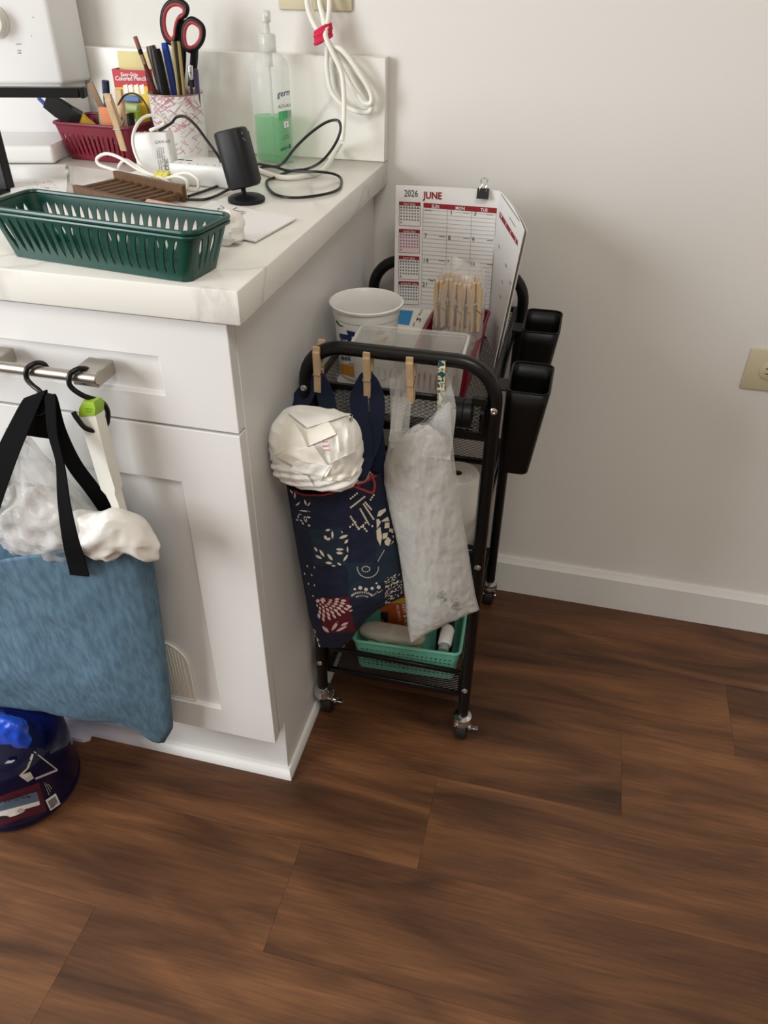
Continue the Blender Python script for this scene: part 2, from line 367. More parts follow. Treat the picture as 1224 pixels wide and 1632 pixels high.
def shaker(x0, x1, z0, z1, sl, rb, rt, name):
    y0, y1, yp = .012, .031, .0195; m = MB(); e = .0015
    ring = lambda xa, xb, za, zb, y: [V(xa, y, za), V(xb, y, za), V(xb, y, zb), V(xa, y, zb)]
    O, I, P = ring(x0, x1, z0, z1, y0), ring(x0+sl, x1-sl, z0+rb, z1-rt, y0), ring(x0+sl+e, x1-sl-e, z0+rb+e, z1-rt-e, yp)
    q4 = lambda i, a_, b_: (a_+i, a_+(i+1) % 4, b_+(i+1) % 4, b_+i)
    m.add(O+I+P+ring(x0, x1, z0, z1, y1), [q4(i, 0, 4) for i in range(4)]+[q4(i, 4, 8) for i in range(4)]+[(8, 9, 10, 11)]+[q4(i, 12, 0) for i in range(4)]+[(12, 15, 14, 13)])
    return m.build(name, CAB, cb, smooth=0, bevel=.001)
for k, (x0, x1) in enumerate(((-.476, -.0225), (-.978, -.480))):
    dr = shaker(x0, x1, .733, .870, .0905, .039, .048, 'drawer_front'); dd = shaker(x0, x1, .147, .729, .0885, .059, .080, 'door')
    if k == 0:
        h = MB(); h.tube([(-.44, -.026, .8045), (-.1725, -.026, .8045), (-.1716, -.026, .8045)], [.0066, .0066, .0058], 16)
        for px in (-.1885, -.322): h.box((px-.0165, -.0275, .7935), (px+.0165, .012, .8115), bev=.0012)
        h.build('bar_handle', NICKEL, dr)
        # ribbed vent plate with an arched corner, set low in the door panel
        v = MB(); zt = .335; xr = -.158; xl = -.262; zb = .2095; R = .045
        arc = [V(xr-R+R*math.cos(a), 0, zt-R+R*math.sin(a)) for a in [k2*pi/2/8 for k2 in range(9)]]
        arc2 = [V(xl+R-R*math.cos(a), 0, zt-R+R*math.sin(a)) for a in [k2*pi/2/8 for k2 in range(8, -1, -1)]]
        out = [V(xr, 0, zb)]+arc+arc2+[V(xl, 0, zb)]
        v.prism([p+V(0, .0196, 0) for p in out], (0, -.003, 0))
        v.tube([p+V(0, .017, 0) for p in out], .0024, 6, closed=True)
        x = xl+.006
        while x < xr-.005:
            d = max(0, x-(xr-R), (xl+R)-x); top = zt-R+math.sqrt(max(0, R*R-d*d))-.004
            v.box((x-.0014, .0150, zb+.003), (x+.0014, .0172, top), bev=.0005); x += .0052
        v.build('vent_plate', mat('cream_ribbed_plastic', (226, 222, 212), .5), dd, label='cream ribbed vent plate with an arched corner')

# ================================================================== OUTLETS
def outlet(x0, x1, z0, z1, label):
    t = thing('outlet', ((x0+x1)/2, YB, (z0+z1)/2), label, 'outlet')
    m = MB(); m.box((x0, YB-.0055, z0), (x1, YB-.0003, z1), bev=.0028, seg=2); m.build('cover_plate', BEIGE, t)
    for s in (-1, 1):
        cx, cz = (x0+x1)/2+s*.0195, (z0+z1)/2; r = MB()
        r.lathe([(.0165, 0), (.0165, .0018), (.0155, .0024), (.0, .0024)], Matrix.Translation((cx, YB-.0055, cz)) @ Matrix.Rotation(pi/2, 4, 'X'), 24)
        rc = r.build('receptacle', BEIGE, t)
        q_ = MB(); q_.box((cx-.0068, YB-.0083, cz+.004), (cx+.0005, YB-.0077, cz+.0055)); q_.box((cx-.006, YB-.0083, cz-.0055), (cx+.0, YB-.0077, cz-.004)); q_.rod((cx+.008, YB-.0083, cz), (cx+.008, YB-.0077, cz), .0023, 10); q_.build('slots', SLOT, rc)
outlet(.664, .782, .567, .645, 'beige outlet plate on the bare white wall right of the cart')
outlet(-.181, -.059, 1.128, 1.206, 'beige outlet plate on the wall above the backsplash')

# ================================================================== ROLLING CART
CT = thing('rolling_cart', (.128, .40, 0), 'black three tier rolling mesh cart standing between the cabinet and the wall', 'cart')
CX0, CX1, CY0, CY1, PR = -.0065, .262, .21, .594, .0098
for yy in (CY0, CY1):
    R = .055; zt = .767; pts = [V(CX0, yy, .075), V(CX0, yy, .4), V(CX0, yy, zt-R)]
    pts += [V(CX0+R-R*math.cos(a), yy, zt-R+R*math.sin(a)) for a in [k*pi/2/8 for k in range(1, 9)]]
    pts += [V(CX1-R+R*math.sin(a), yy, zt-R+R*math.cos(a)) for a in [k*pi/2/8 for k in range(0, 9)]]
    pts += [V(CX1, yy, .4), V(CX1, yy, .075)]
    fr = MB().tube(pts, PR, 14).build('end_frame', BLKMET, CT)
    for xx in (CX0, CX1):
        for zz in (.704, .431, .147):
            s = MB(); d = -1 if yy == CY0 else 1
            s.lathe([(.0052, 0), (.0052, .0014), (.0036, .0026), (.0022, .0026), (.0018, .0012), (0, .0012)], Matrix.Translation((xx, yy+d*PR*.95, zz)) @ Matrix.Rotation(-d*pi/2, 4, 'X'), 14)
            s.build('screw', CHROME, fr)
def lattice(m, O, U, Vv, lu, lv, du=.0108, slope=.56, w=.00040):
    # expanded-metal diamonds: two families of strips clipped to a rectangle O + u*U + v*V
    O, U, Vv = Vector(O), Vector(U), Vector(Vv); N = U.cross(Vv)
    for sgn in (1, -1):
        k = -int(lv/slope/du)-2
        while k*du < lu+lv/slope+du:
            u0 = k*du   # line u = u0 + sgn*v/slope
            pts = []
            if sgn == 1: va, vb = max(0, (0-u0)*slope), min(lv, (lu-u0)*slope)
            else: va, vb = max(0, (u0-lu)*slope), min(lv, u0*slope)
            k += 1
            if vb-va < 1e-4: continue
            a = O+U*(u0+sgn*va/slope)+Vv*va; b_ = O+U*(u0+sgn*vb/slope)+Vv*vb
            d = (b_-a).normalized(); t = N.cross(d)*w; n = N*w
            m.add([a+t, a+n, a-t, a-n, b_+t, b_+n, b_-t, b_-n], [(0, 1, 5, 4), (1, 2, 6, 5), (2, 3, 7, 6), (3, 0, 4, 7)])
def tray(zt, zb):
    x0, x1, y0, y1 = .0045, .251, .2225, .5815; m = MB(); h = .005
    for z, hh in ((zt, .0045), (zb, .006)):
        m.box((x0-.004, y0-.004, z-hh), (x1+.004, y0+.003, z+hh), bev=.001); m.box((x0-.004, y1-.003, z-hh), (x1+.004, y1+.004, z+hh), bev=.001)
        m.box((x0-.004, y0+.003, z-hh), (x0+.003, y1-.003, z+hh), bev=.001); m.box((x1-.003, y0+.003, z-hh), (x1+.004, y1-.003, z+hh), bev=.001)
    for xx in (x0, x1):
        for yy in (y0, y1): m.box((xx-.004, yy-.0045, zb), (xx+.004, yy+.0045, zt+.003), bev=.001)
    t = m.build('tray', BLKMET, CT)
    e = MB(); lattice(e, (x0, y0, zb), (1, 0, 0), (0, 0, 1), x1-x0, zt-zb); lattice(e, (x0, y1, zb), (1, 0, 0), (0, 0, 1), x1-x0, zt-zb)
    lattice(e, (x0, y0, zb), (0, 1, 0), (0, 0, 1), y1-y0, zt-zb); lattice(e, (x1, y0, zb), (0, 1, 0), (0, 0, 1), y1-y0, zt-zb)
    e.build('mesh_side', BLKMET, t, kind='stuff', smooth=0)
    e = MB(); lattice(e, (x0, y0, zb), (1, 0, 0), (0, 1, 0), x1-x0, y1-y0, du=.0088); e.build('mesh_bottom', BLKMET, t, kind='stuff', smooth=0)
tray(.703, .651); tray(.438, .386); tray(.168, .113)
for xx in (CX0, CX1):
    for yy in (CY0, CY1):
        ox = .0062 if xx == CX0 else 0
        c = MB(); Mx = Matrix.Translation((xx, yy, 0))
        c.lathe([(.0, .080), (.0085, .080), (.0095, .072), (.0165, .0695), (.0175, .064), (.0165, .061), (.0178, .058), (.0165, .053), (.006, .053)], Mx, 20)
        cs = c.build('caster', CHROME, CT)
        f = MB()
        for s in (-1, 1): f.prism([V(xx+ox+s*.0125, yy-.012, .054), V(xx+ox+s*.0125, yy+.013, .054), V(xx+ox+s*.0125, yy+.022, .026), V(xx+ox+s*.0125, yy+.012, .018), V(xx+ox+s*.0125, yy-.002, .030)], (s*.0016, 0, 0))
        f.rod((xx+ox-.016, yy+.012, .0225), (xx+ox+.016, yy+.012, .0225), .0035, 10); f.box((xx+ox-.013, yy-.012, .052), (xx+ox+.013, yy+.014, .0555), bev=.001)
        f.build('fork', CHROME, cs)
        w = MB(); w.lathe([(.008, -.0105), (.018, -.0105), (.0218, -.0085), (.0222, 0), (.0218, .0085), (.018, .0105), (.008, .0105)], Matrix.Translation((xx+ox, yy+.012, .0225)) @ Matrix.Rotation(pi/2, 4, 'Y'), 26)
        w.build('wheel', BLKRUB, cs)
        if yy == CY0:
            l = MB(); l.box((xx+ox+.0142, yy+.002, .0335), (xx+ox+.030, yy+.011, .0352), bev=.0006); l.rod((xx+ox+.014, yy+.006, .0344), (xx+ox+.0165, yy+.006, .0344), .004, 10); l.build('brake_lever', CHROME, cs)

# ================================================================== THINGS ON THE WORKTOP
ZT = .9143
def rrect_pts(a, b, r, n=5):
    out = []
    for k, (sx, sy) in enumerate(((1, -1), (1, 1), (-1, 1), (-1, -1))):
        c = (sx*(a-r), sy*(b-r)); a0 = -pi/2+k*pi/2
        for i in range(n+1): t = a0+pi/2*i/n; out.append((c[0]+r*math.cos(t), c[1]+r*math.sin(t)))
    return out
def basket(name, mats, M, a0, b0, a1, b1, h, r, nl, ns, style, vlo=.1, vhi=.82, frac=.62, th=.0018, rim=.0028, tag_=None, slant=0):
    """open plastic basket; lens/slot/grid openings are cut as real gaps between ribs"""
    t = thing(name, M @ V(0, 0, 0), *tag_); m = MB()
    def Wp(side, s, v):      # side 0 front(-y) 1 right 2 back 3 left ; s in 0..1 along the straight
        a = lerp(a0, a1, v); b = lerp(b0, b1, v); z = h*v
        if side == 0: p = V(lerp(-a+r, a-r, s), -b, z)
        elif side == 1: p = V(a, lerp(-b+r, b-r, s), z)
        elif side == 2: p = V(lerp(a-r, -a+r, s), b, z)
        else: p = V(-a, lerp(b-r, -b+r, s), z)
        return M @ p
    rows = 7
    for side in range(4):
        n = nl if side in (0, 2) else ns
        for i in range(n):
            s0, s1 = i/n, (i+1)/n
            if style == 'plain': m.grid([[Wp(side, s0, v), Wp(side, s1, v)] for v in (0, .5, 1)]); continue
            m.grid([[Wp(side, s0, 0), Wp(side, s1, 0)], [Wp(side, s0, vlo), Wp(side, s1, vlo)]]); m.grid([[Wp(side, s0, vhi), Wp(side, s1, vhi)], [Wp(side, s0, 1), Wp(side, s1, 1)]])
            if style == 'grid':
                k = max(1, int((vhi-vlo)*h/.0085))
                for q_ in range(k):
                    v0, v1 = lerp(vlo, vhi, q_/k), lerp(vlo, vhi, (q_+1)/k); e = (1-frac)/2
                    g = lambda x, y_: Wp(side, lerp(s0, s1, x), lerp(v0, v1, y_))
                    O = [g(0, 0), g(1, 0), g(1, 1), g(0, 1)]; I = [g(e, e), g(1-e, e), g(1-e, 1-e), g(e, 1-e)]
                    m.add(O+I, [(0, 1, 5, 4), (1, 2, 6, 5), (2, 3, 7, 6), (3, 0, 4, 7)])
            else:
                L, Rr = [], []
                for q_ in range(rows+1):
                    tt = q_/rows; v = lerp(vlo, vhi, tt)
                    w = frac/2*(math.sin(pi*tt)**.6 if style == 'lens' else min(1, 5*tt+.35, 5*(1-tt)+.35)); off = slant*(tt-.5)
                    L.append([Wp(side, s0, v), Wp(side, lerp(s0, s1, .5-w+off), v)]); Rr.append([Wp(side, lerp(s0, s1, .5+w+off), v), Wp(side, s1, v)])
                m.grid(L); m.grid(Rr)
    cv = 8
    for k, (sx, sy) in enumerate(((1, -1), (1, 1), (-1, 1), (-1, -1))):
        G = []
        for v in (0, .5, 1):
            a = lerp(a0, a1, v); b = lerp(b0, b1, v); st = -pi/2+k*pi/2
            G.append([M @ V(sx*(a-r)+r*math.cos(st+pi/2*i/cv), sy*(b-r)+r*math.sin(st+pi/2*i/cv), h*v) for i in range(cv+1)])
        m.grid(G)
    m.add([M @ V(x, y_, 0) for x, y_ in rrect_pts(a0, b0, r)], [tuple(range(24))])
    bo = m.build('body', mats, t, solid=th, smooth=0, merge=.00005)
    rm = MB(); rm.tube([M @ V(x, y_, h) for x, y_ in rrect_pts(a1+.001, b1+.001, r+.001)], rim, 8, closed=True)
    if style in ('lens',): rm.tube([M @ V(x, y_, h-.005) for x, y_ in rrect_pts(a1+.0012, b1+.0012, r+.001)], rim*.75, 8, closed=True)
    rm.build('rim', mats, t); return t, m
def frame(x, y, z, rz=0, rx=0, ry=0): return Matrix.Translation((x, y, z)) @ Matrix.Rotation(rz, 4, 'Z') @ Matrix.Rotation(rx, 4, 'X') @ Matrix.Rotation(ry, 4, 'Y')
basket('slotted_basket', GREEN, frame(-.1725, .0545, ZT+.0012, -math.radians(7.4)), .119, .031, .136, .0385, .054, .012, 20, 4, 'lens', .13, .85, .62,
       tag_=('long dark green slotted plastic basket at the front of the worktop', 'basket'))
# ---- maroon basket and what it holds
_, rb = basket('pencil_basket', MAROON, frame(-.459, .557, ZT+.0012, -math.radians(5)), .062, .040, .073, .050, .055, .008, 13, 7, 'slot', .12, .72, .42, slant=-.0,
       tag_=('small maroon slotted basket full of art supplies beside the white machine', 'basket'))
# coloured pencil box
def obox(mb, c, ax, ay, az, m=0):   # box from centre and three half-axis vectors
    c, ax, ay, az = Vector(c), Vector(ax), Vector(ay), Vector(az)
    vs = [c+ax*sx+ay*sy+az*sz for sx, sy, sz in ((-1, -1, -1), (1, -1, -1), (1, 1, -1), (-1, 1, -1), (-1, -1, 1), (1, -1, 1), (1, 1, 1), (-1, 1, 1))]
    return mb.add(vs, [(0, 3, 2, 1), (4, 5, 6, 7), (0, 1, 5, 4), (1, 2, 6, 5), (2, 3, 7, 6), (3, 0, 4, 7)], m)
t = thing('pencil_box', (-.42, .583, .92), 'open red and yellow box of coloured pencils standing in the maroon basket', 'box')
PBR = mat('red_card', (190, 32, 44), .5); PBY = mat('yellow_card', (228, 190, 40), .5); PBG = mat('green_card', (36, 110, 70), .5); PBL = mat('pale_yellow_card', (226, 214, 150), .6); PBX = mat('bright_red_card', (235, 62, 52), .5)
tl, tr = PY(178, 110, .572), PY(229, 110, .572); bw = (tr-tl); zt_, zb_ = tl.z, .926
m = MB(); x0, x1 = tl.x, tr.x+.002
zm = PY(205, 136, .572).z
m.add([V(x0, .572, zb_), V(x1, .572, zb_), V(x1, .572, zm), V(x0, .572, zm-.004)], [(0, 1, 2, 3)], 0)
m.add([V(x0, .572, zm-.004), V(x1, .572, zm), V(x1, .572, zt_), V(x0, .572, zt_)], [(0, 1, 2, 3)], 3)
m.add([V(x1, .572, zb_), V(x1+.0, .594, zb_), V(x1+.0, .594, zt_), V(x1, .572, zt_)], [(0, 1, 2, 3)], 2)  # lit side: the light on it is put into a brighter red
m.add([V(x0, .572, zb_), V(x0, .594, zb_), V(x0, .594, zt_), V(x0, .572, zt_)], [(0, 1, 2, 3)], 1)
m.add([V(x0, .594, zb_), V(x1, .594, zb_), V(x1, .594, zt_), V(x0, .594, zt_)], [(0, 1, 2, 3)], 1)
m.add([V(x0, .572, zb_), V(x1, .572, zb_), V(x1, .594, zb_), V(x0, .594, zb_)], [(0, 1, 2, 3)], 1)
m.build('carton', [PBY, PBG, PBX, PBR], t, solid=.0006, smooth=0)
m2 = MB().sheet([[V(x0+.001, .5935, zt_-.004), V(x1-.001, .5935, zt_-.004)], [V(x0+.001, .596, zt_+.024), V(x1-.003, .596, zt_+.024)]], .0006); m2.build('flap', PBL, t, smooth=0)
for i in range(7):
    xx = lerp(x0+.005, x1-.005, i/6); MB().tube([V(xx, .583, zb_+.002), V(xx, .583, zt_-.008), V(xx, .583, zt_-.002)], [.003, .003, .0008], 6).build('pencil', mat('pencil_%d' % i, [(220, 60, 50), (240, 190, 40), (60, 120, 70), (50, 90, 170), (120, 60, 130), (230, 120, 50), (90, 60, 40)][i], .5), t)
pr = Print(m)
for a in (200, 208, 217, 226): pr.poly([(a-4, 136), (a+3, 134), (a+5, 150), (a-1, 150)], 1)
pr.text('Easy-Grip', (193, 121), (7.0, .1), (-.8, -8), 1, bold=.02); pr.text('Colored Pencils', (184, 128), (8.1, .05), (-1, -10), 1, bold=.02)
pr.build('printing', [PBR, WHITEINK], t)
def stick(name, a, b, r, mats, label, cat, seg=8, segs=None, group=None, flat=None):
    """pen-like thing lying between two points; segs = [(t0,t1,radius factor,material,part name)]"""
    a, b = Vector(a), Vector(b); t = thing(name, a, label, cat, group)
    for (t0, t1, k, mt, nm) in (segs or [(0, 1, 1, mats, 'barrel')]):
        q0, q1 = a.lerp(b, t0), a.lerp(b, t1); mb = MB()
        if isinstance(k, tuple): mb.tube([q0, q1], [r*k[0], r*k[1]], seg)
        elif flat:
            d = (b-a).normalized(); u = d.cross(V(0, 1, 0)).normalized(); w = d.cross(u); obox(mb, (q0+q1)/2, (q1-q0)/2, u*r*k, w*r*k*flat)
        else: mb.tube([q0, q0.lerp(q1, .04), q0.lerp(q1, .96), q1], [r*k*.85, r*k, r*k, r*k*.85], seg)
        mb.build(nm, mt, t)
    return t
BLU = mat('blue_plastic', (34, 66, 158), .35); LIME = mat('lime_plastic', (150, 190, 50), .4); TEAL = mat('teal_plastic', (72, 176, 140), .4); ORG_ = mat('orange_rubber', (222, 140, 96), .7); NAVYP = mat('navy_plastic', (38, 46, 84), .45)
BRIS = mat('black_bristle', (14, 14, 15), .8, bump=.6, bscale=700); FERR = mat('dark_ferrule', (52, 54, 52), .35, .6); YEL = mat('yellow_paint', (214, 176, 52), .45); GOLD = mat('dull_gold', (176, 154, 96), .4, .4); PURP = mat('purple_plastic', (84, 68, 104), .4)
REDBR = mat('dark_red_paint', (82, 28, 28), .35); PEACH = mat('pale_green_card', (176, 196, 140), .5); LBL = mat('steel_blue_rubber', (96, 128, 176), .6)
# paintbrush with wide black bristles leaning over the left rim
pa, pb = PY(142, 200, .535), PY(72, 160, .51); d = (pb-pa).normalized(); u = d.cross(V(.2, 1, 0)).normalized(); w = d.cross(u)
t = thing('paintbrush', pa, 'wide paintbrush with black bristles leaning out of the maroon basket', 'brush')
Ln = (pb-pa).length
m = MB(); pts = lambda s, hw, ht: [pa+d*(Ln*s)+u*hw*x+w*ht*z for x, z in ((-1, -1), (1, -1), (1, 1), (-1, 1))]
m.grid([pts(.42, .0135, .005)+[pts(.42, .0135, .005)[0]], pts(.7, .0155, .0045)+[pts(.7, .0155, .0045)[0]], pts(1, .0125, .0012)+[pts(1, .0125, .0012)[0]]]); m.f.append((10, 11, 12, 13)); m.m.append(0)
random.seed(2)
for k in range(26):
    s = random.uniform(.6, .98); o_ = pa+d*(Ln*s)-u*.012*random.uniform(.6, 1.0); m.tube([o_, o_+d*.012+u*random.uniform(-.008, .001)], [.0005, .0001], 4)
m.build('bristles', BRIS, t)
m = MB(); obox(m, pa+d*Ln*.32, d*Ln*.11, u*.0138, w*.0055); m.build('ferrule', FERR, t)
m = MB(); m.grid([pts(.21, .0125, .0045)+[pts(.21, .0125, .0045)[0]], pts(.05, .009, .004)+[pts(.05, .009, .004)[0]], pts(-.25, .005, .003)+[pts(-.25, .005, .003)[0]]]); m.f += [(0, 1, 2, 3), (10, 11, 12, 13)]; m.m += [0, 0]; m.build('handle', YEL, t)
stick('blue_pen', PY(112, 204, .545), PY(61, 156, .545), .0033, BLU, 'blue pen under the black paintbrush in the maroon basket', 'pen')
stick('wooden_stick', PY(170, 188, .588), PY(143, 132, .588), .0052, mat('raw_wood', (150, 122, 92), .7), 'flat wooden craft stick behind the items in the maroon basket', 'stick', flat=.25)
stick('navy_marker', PY(172, 186, .5765), PY(168, 128, .5765), .0062, NAVYP, 'navy capped marker left of the pencil box', 'marker', segs=[(0, .62, .9, NAVYP, 'barrel'), (.62, 1, 1, NAVYP, 'cap')])
stick('teal_pen', PY(163, 210, .532), PY(160, 176, .532), .0034, TEAL, 'teal pen end at the front left of the maroon basket', 'pen')
def block(name, c4, y0, y1, mt, label, cat, mts=None, bev=.0012):
    P = [PY(a, b, y0) for a, b in c4]; xs = [p.x for p in P]; zs = [p.z for p in P]
    mb = MB().box((min(xs), y0, min(zs)), (max(xs), y1, max(zs)), bev=bev); o = mb.build(name, mt, label=label, cat=cat); return o, mb
block('orange_eraser', ((163, 172), (176, 172), (176, 210), (163, 210)), .527, .535, ORG_, 'orange eraser beside the teal pen in the maroon basket', 'eraser')
lm = thing('lime_box', PY(200, 205, .533), 'lime green small box with a dark label in the maroon basket', 'box'); P0, P1 = PY(186, 205, .533), PY(217, 178, .533)
mb = MB().box((P0.x, .533, P0.z-.008), (P1.x, .5475, P1.z), bev=.001); mb.build('carton', LIME, lm); pr = Print(mb)
pr.quad([(200, 178), (216, 176), (219, 206), (203, 208)], 2, 2, 0); pr.quad([(201.5, 181), (213.5, 179.5), (216, 200), (204, 202)], 2, 2, 1, .0008); pr.build('label_print', [WHITEINK, INK], lm)
MB().box(PY(188, 177, .551)-V(0, 0, .0), PY(218, 167, .551)+V(0, .012, 0), bev=.002).build('green_eraser', PEACH, label='pale green eraser lying behind the lime box', cat='eraser')
MB().box(PY(195, 163, .565), PY(221, 153, .565)+V(0, .006, 0), bev=.0025).build('blue_eraser', LBL, label='steel blue eraser against the front of the pencil box', cat='eraser')
for i, (a, b_) in enumerate((((150, 215), (132, 205)), ((200, 240), (186, 215)), ((176, 246), (160, 215)))):
    stick('crayon', PY(a[0], a[1]+8, .545+.012*i), PY(b_[0], b_[1], .545+.012*i), .004, [LIME, PBX, ORG_][i], ['lime crayon seen through the slots of the maroon basket', 'red crayon seen through the slots of the maroon basket', 'orange crayon seen through the slots of the maroon basket'][i], 'crayon')
# ---- pen pot
pc = V(-.331, .562, ZT)
t = thing('pen_pot', pc, 'white paper wrapped tin with pink scribbles holding pens and scissors', 'pot')
m = MB(); h = .103; m.lathe([(.041, 0), (.0435, h), (.0418, h), (.0395, .003), (0, .003)], Matrix.Translation(pc), 40); m.f.append(tuple(range(40))[::-1]); m.m.append(0)
m.build('tin', WHTM, t); MB().tube([pc+V(.0432*math.cos(a), .0432*math.sin(a), h) for a in [2*pi*k/40 for k in range(40)]], .0011, 6, closed=True).build('rim', mat('tin_rim', (150, 136, 118), .3, .7), t)
pr = Print(m); random.seed(11)
for k in range(150):
    x, y = random.uniform(243, 318), 150+random.random()**1.9*92; a = random.choice((-1, 1))*random.uniform(.3, 1.1); L = random.uniform(7, 22); cv = random.uniform(-5, 5)
    P = [(x+L*(s-.5)*math.cos(a)+cv*(s*(1-s)*4)*math.sin(a), y+L*(s-.5)*math.sin(a)+cv*(s*(1-s)*4)*math.cos(a)) for s in (0, .2, .4, .6, .8, 1)]
    for q_ in range(5): pr.line(P[q_], P[q_+1], .8 if k % 3 else .5, 0 if k % 4 else 1, 1)
pr.build('scribbles', [mat('pink_crayon', (206, 132, 148), .8), mat('grey_crayon', (186, 160, 160), .8)], t)
base = lambda dx, dy: pc+V(dx, dy, .004)
def inpot(px, py, y, dx, dy): return base(dx, dy), PY(px, py, y)
a, b_ = inpot(215, 58, .566, -.012, .004)
stick('pencil', a, b_, .0036, REDBR, 'dark red pencil with a worn eraser leaning left out of the pot', 'pencil', segs=[(0, .78, 1, REDBR, 'shaft'), (.78, .86, 1.02, mat('brass_band', (176, 156, 130), .35, .8), 'ferrule'), (.86, .9, 1.03, BLKPL, 'band'), (.9, 1, 1, mat('brown_eraser', (142, 92, 72), .8), 'eraser')])
a, b_ = inpot(247, 78, .556, -.004, -.012); t = stick('black_marker', a, b_, .0088, BLKPL, 'thick black marker with a round silver emblem in the pot', 'marker', seg=16)
mb = MB().tube([a, b_], .0089, 16); pr = Print(mb); pr.poly([(259+5*math.cos(k*pi/5), 111+4.6*math.sin(k*pi/5)) for k in range(10)], 0); pr.build('emblem', [GREYINK], t)
a, b_ = inpot(240, 73, .578, -.008, .012); stick('brown_marker', a, b_, .0085, mat('brown_plastic', (78, 50, 42), .4), 'brown capped marker behind the thick black marker', 'marker', seg=14)
a, b_ = inpot(262, 68, .575, .0, .016); stick('blue_marker', a, b_, .006, BLU, 'blue marker in the middle of the pot', 'marker')
a, b_ = inpot(275, 66, .556, .012, -.014); stick('gold_pen', a, b_, .0029, GOLD, 'dull gold pen left of the striped one in the pot', 'pen')
a, b_ = inpot(279, 66, .553, .016, -.016); stick('dark_pen', a, b_, .0026, FERR, 'slim dark pen between the two gold pens', 'pen')
a, b_ = inpot(284, 66, .556, .021, -.015); stick('gold_pen', a, b_, .0031, GOLD, 'dull gold pen right of the slim dark pen', 'pen')
a, b_ = inpot(303, 104, .545, .026, -.01); stick('silver_pen', a, b_, .0035, CHROME, 'short silver pen with a round cap at the right of the pot', 'pen', segs=[(0, .86, .7, FERR, 'barrel'), (.86, 1, 1.25, CHROME, 'cap')])
a, b_ = inpot(312, 110, .556, .032, .004); stick('purple_pen', a, b_, .004, PURP, 'purple pen with a white mark at the right rim of the pot', 'pen')
# scissors
t = thing('scissors', base(.012, .02), 'scissors with black and red loop handles standing in the pot', 'scissors'); YS = .583
def loop(cpx, name, r, mt, inner=None):
    P = smooth_path([PY(a, b, YS-.004) for a, b in cpx], 6, True); o = MB().tube(P, r, 10, closed=True).build(name, mt, t)
    if inner:
        c = sum(P, Vector())/len(P); MB().tube([p.lerp(c, .16)-V(0, .0015, 0) for p in P], r*.72, 8, closed=True).build('grip_lining', inner, o)
RED2 = mat('red_grip_rubber', (168, 52, 60), .55)
loop([(272, 4), (262, 16), (259, 36), (263, 56), (272, 68), (279, 62), (281, 46), (286, 30), (296, 22), (297, 10), (286, 2)], 'handle', .0043, BLKPL, RED2)
loop([(307, 31), (296, 38), (292, 55), (295, 74), (304, 80), (315, 74), (323, 60), (322, 42)], 'handle', .0043, BLKPL, RED2)
m = MB(); m.tube(smooth_path([PY(290, 30, YS), PY(285, 55, YS+.001), PY(292, 85, YS+.002), pc+V(.0, .018, .1)], 5), [.005]*16, 8); m.tube(smooth_path([PY(310, 78, YS), PY(309, 98, YS), pc+V(.02, .02, .11)], 5), [.0065]*11, 8); m.build('shank', BLKPL, t)
m = MB(); 
for s in (0, 1): m.prism([pc+V(.002+s*.02, .019+s*.0025, .106), pc+V(.014+s*.006, .019+s*.0025, .106), pc+V(.012, .019+s*.0025, .005)], (0, .0018, 0))
m.build('blades', CHROME, t, smooth=0)
# ---- white sewing machine (column with dial, and its bed) at the left
t = thing('sewing_machine', (-.66, .55, ZT), 'white sewing machine with a stitch dial at the left end of the worktop', 'sewing machine')
SW = mat('white_enamel', (238, 238, 238), .3); 
def slab(foot, z0, z1, bev, nm):
    bm = bmesh.new(); vs = [bm.verts.new((x, y, z)) for z in (z0, z1) for x, y in foot]; n = len(foot)
    bm.faces.new(vs[:n][::-1]); bm.faces.new(vs[n:]); [bm.faces.new((vs[i], vs[(i+1) % n], vs[n+(i+1) % n], vs[n+i])) for i in range(n)]
    bmesh.ops.bevel(bm, geom=bm.edges[:], offset=bev, segments=3, affect='EDGES', profile=.5); bm.verts.index_update()
    o = MB().add([v.co.copy() for v in bm.verts], [[v.index for v in f.verts] for f in bm.faces]); bm.free(); o.build(nm, SW, t); return o
dirm = Vector((.9624, .2716, 0))
mm = slab([(-.89, .480), (-.545, .5775), (-.527, .641), (-.89, .641)], 1.019, 1.29, .006, 'column')
slab([(-.89, .494), (-.556, .5885), (-.540, .641), (-.89, .641)], .940, 1.022, .005, 'column_base')
slab([(-.92, .3645), (-.521, .477), (-.536, .530), (-.548, .641), (-.92, .641)], ZT, .942, .007, 'bed')
dc = V(-.630, .5535-.0015, 1.108); MD = Matrix.Translation(dc) @ Matrix.Rotation(math.radians(15.8), 4, 'Z')
m = MB(); m.lathe([(.0235, 0), (.0235, .0015), (.0205, .003), (.0195, .016), (.018, .018), (0, .018)], MD @ Matrix.Rotation(pi/2, 4, 'X'), 36); m.box((-.0055, -.024, -.0185), (.0055, -.016, .0185), bev=.0015, mat=MD)
m.build('stitch_dial', mat('ivory_plastic', (226, 223, 214), .4), t)
pr = Print(mm)
for a, b_, w_ in ((26, 70.5, 7), (28, 80.5, 5), (28, 84.5, 3)):
    for k in range(w_//2+1): pr.quad([(a+k*2.1, b_-1), (a+k*2.1+1.3, b_-1), (a+k*2.1+1.3, b_+.8), (a+k*2.1, b_+.8)], 1, 1, 0)
pr.dot(32.5, 84.6, 1, 1); pr.dot(53, 27.5, .8, 1); pr.dot(50, 57, .8, 0); pr.mb.build('dial_marks', [GREYINK, INK], t, smooth=0, kind='stuff')
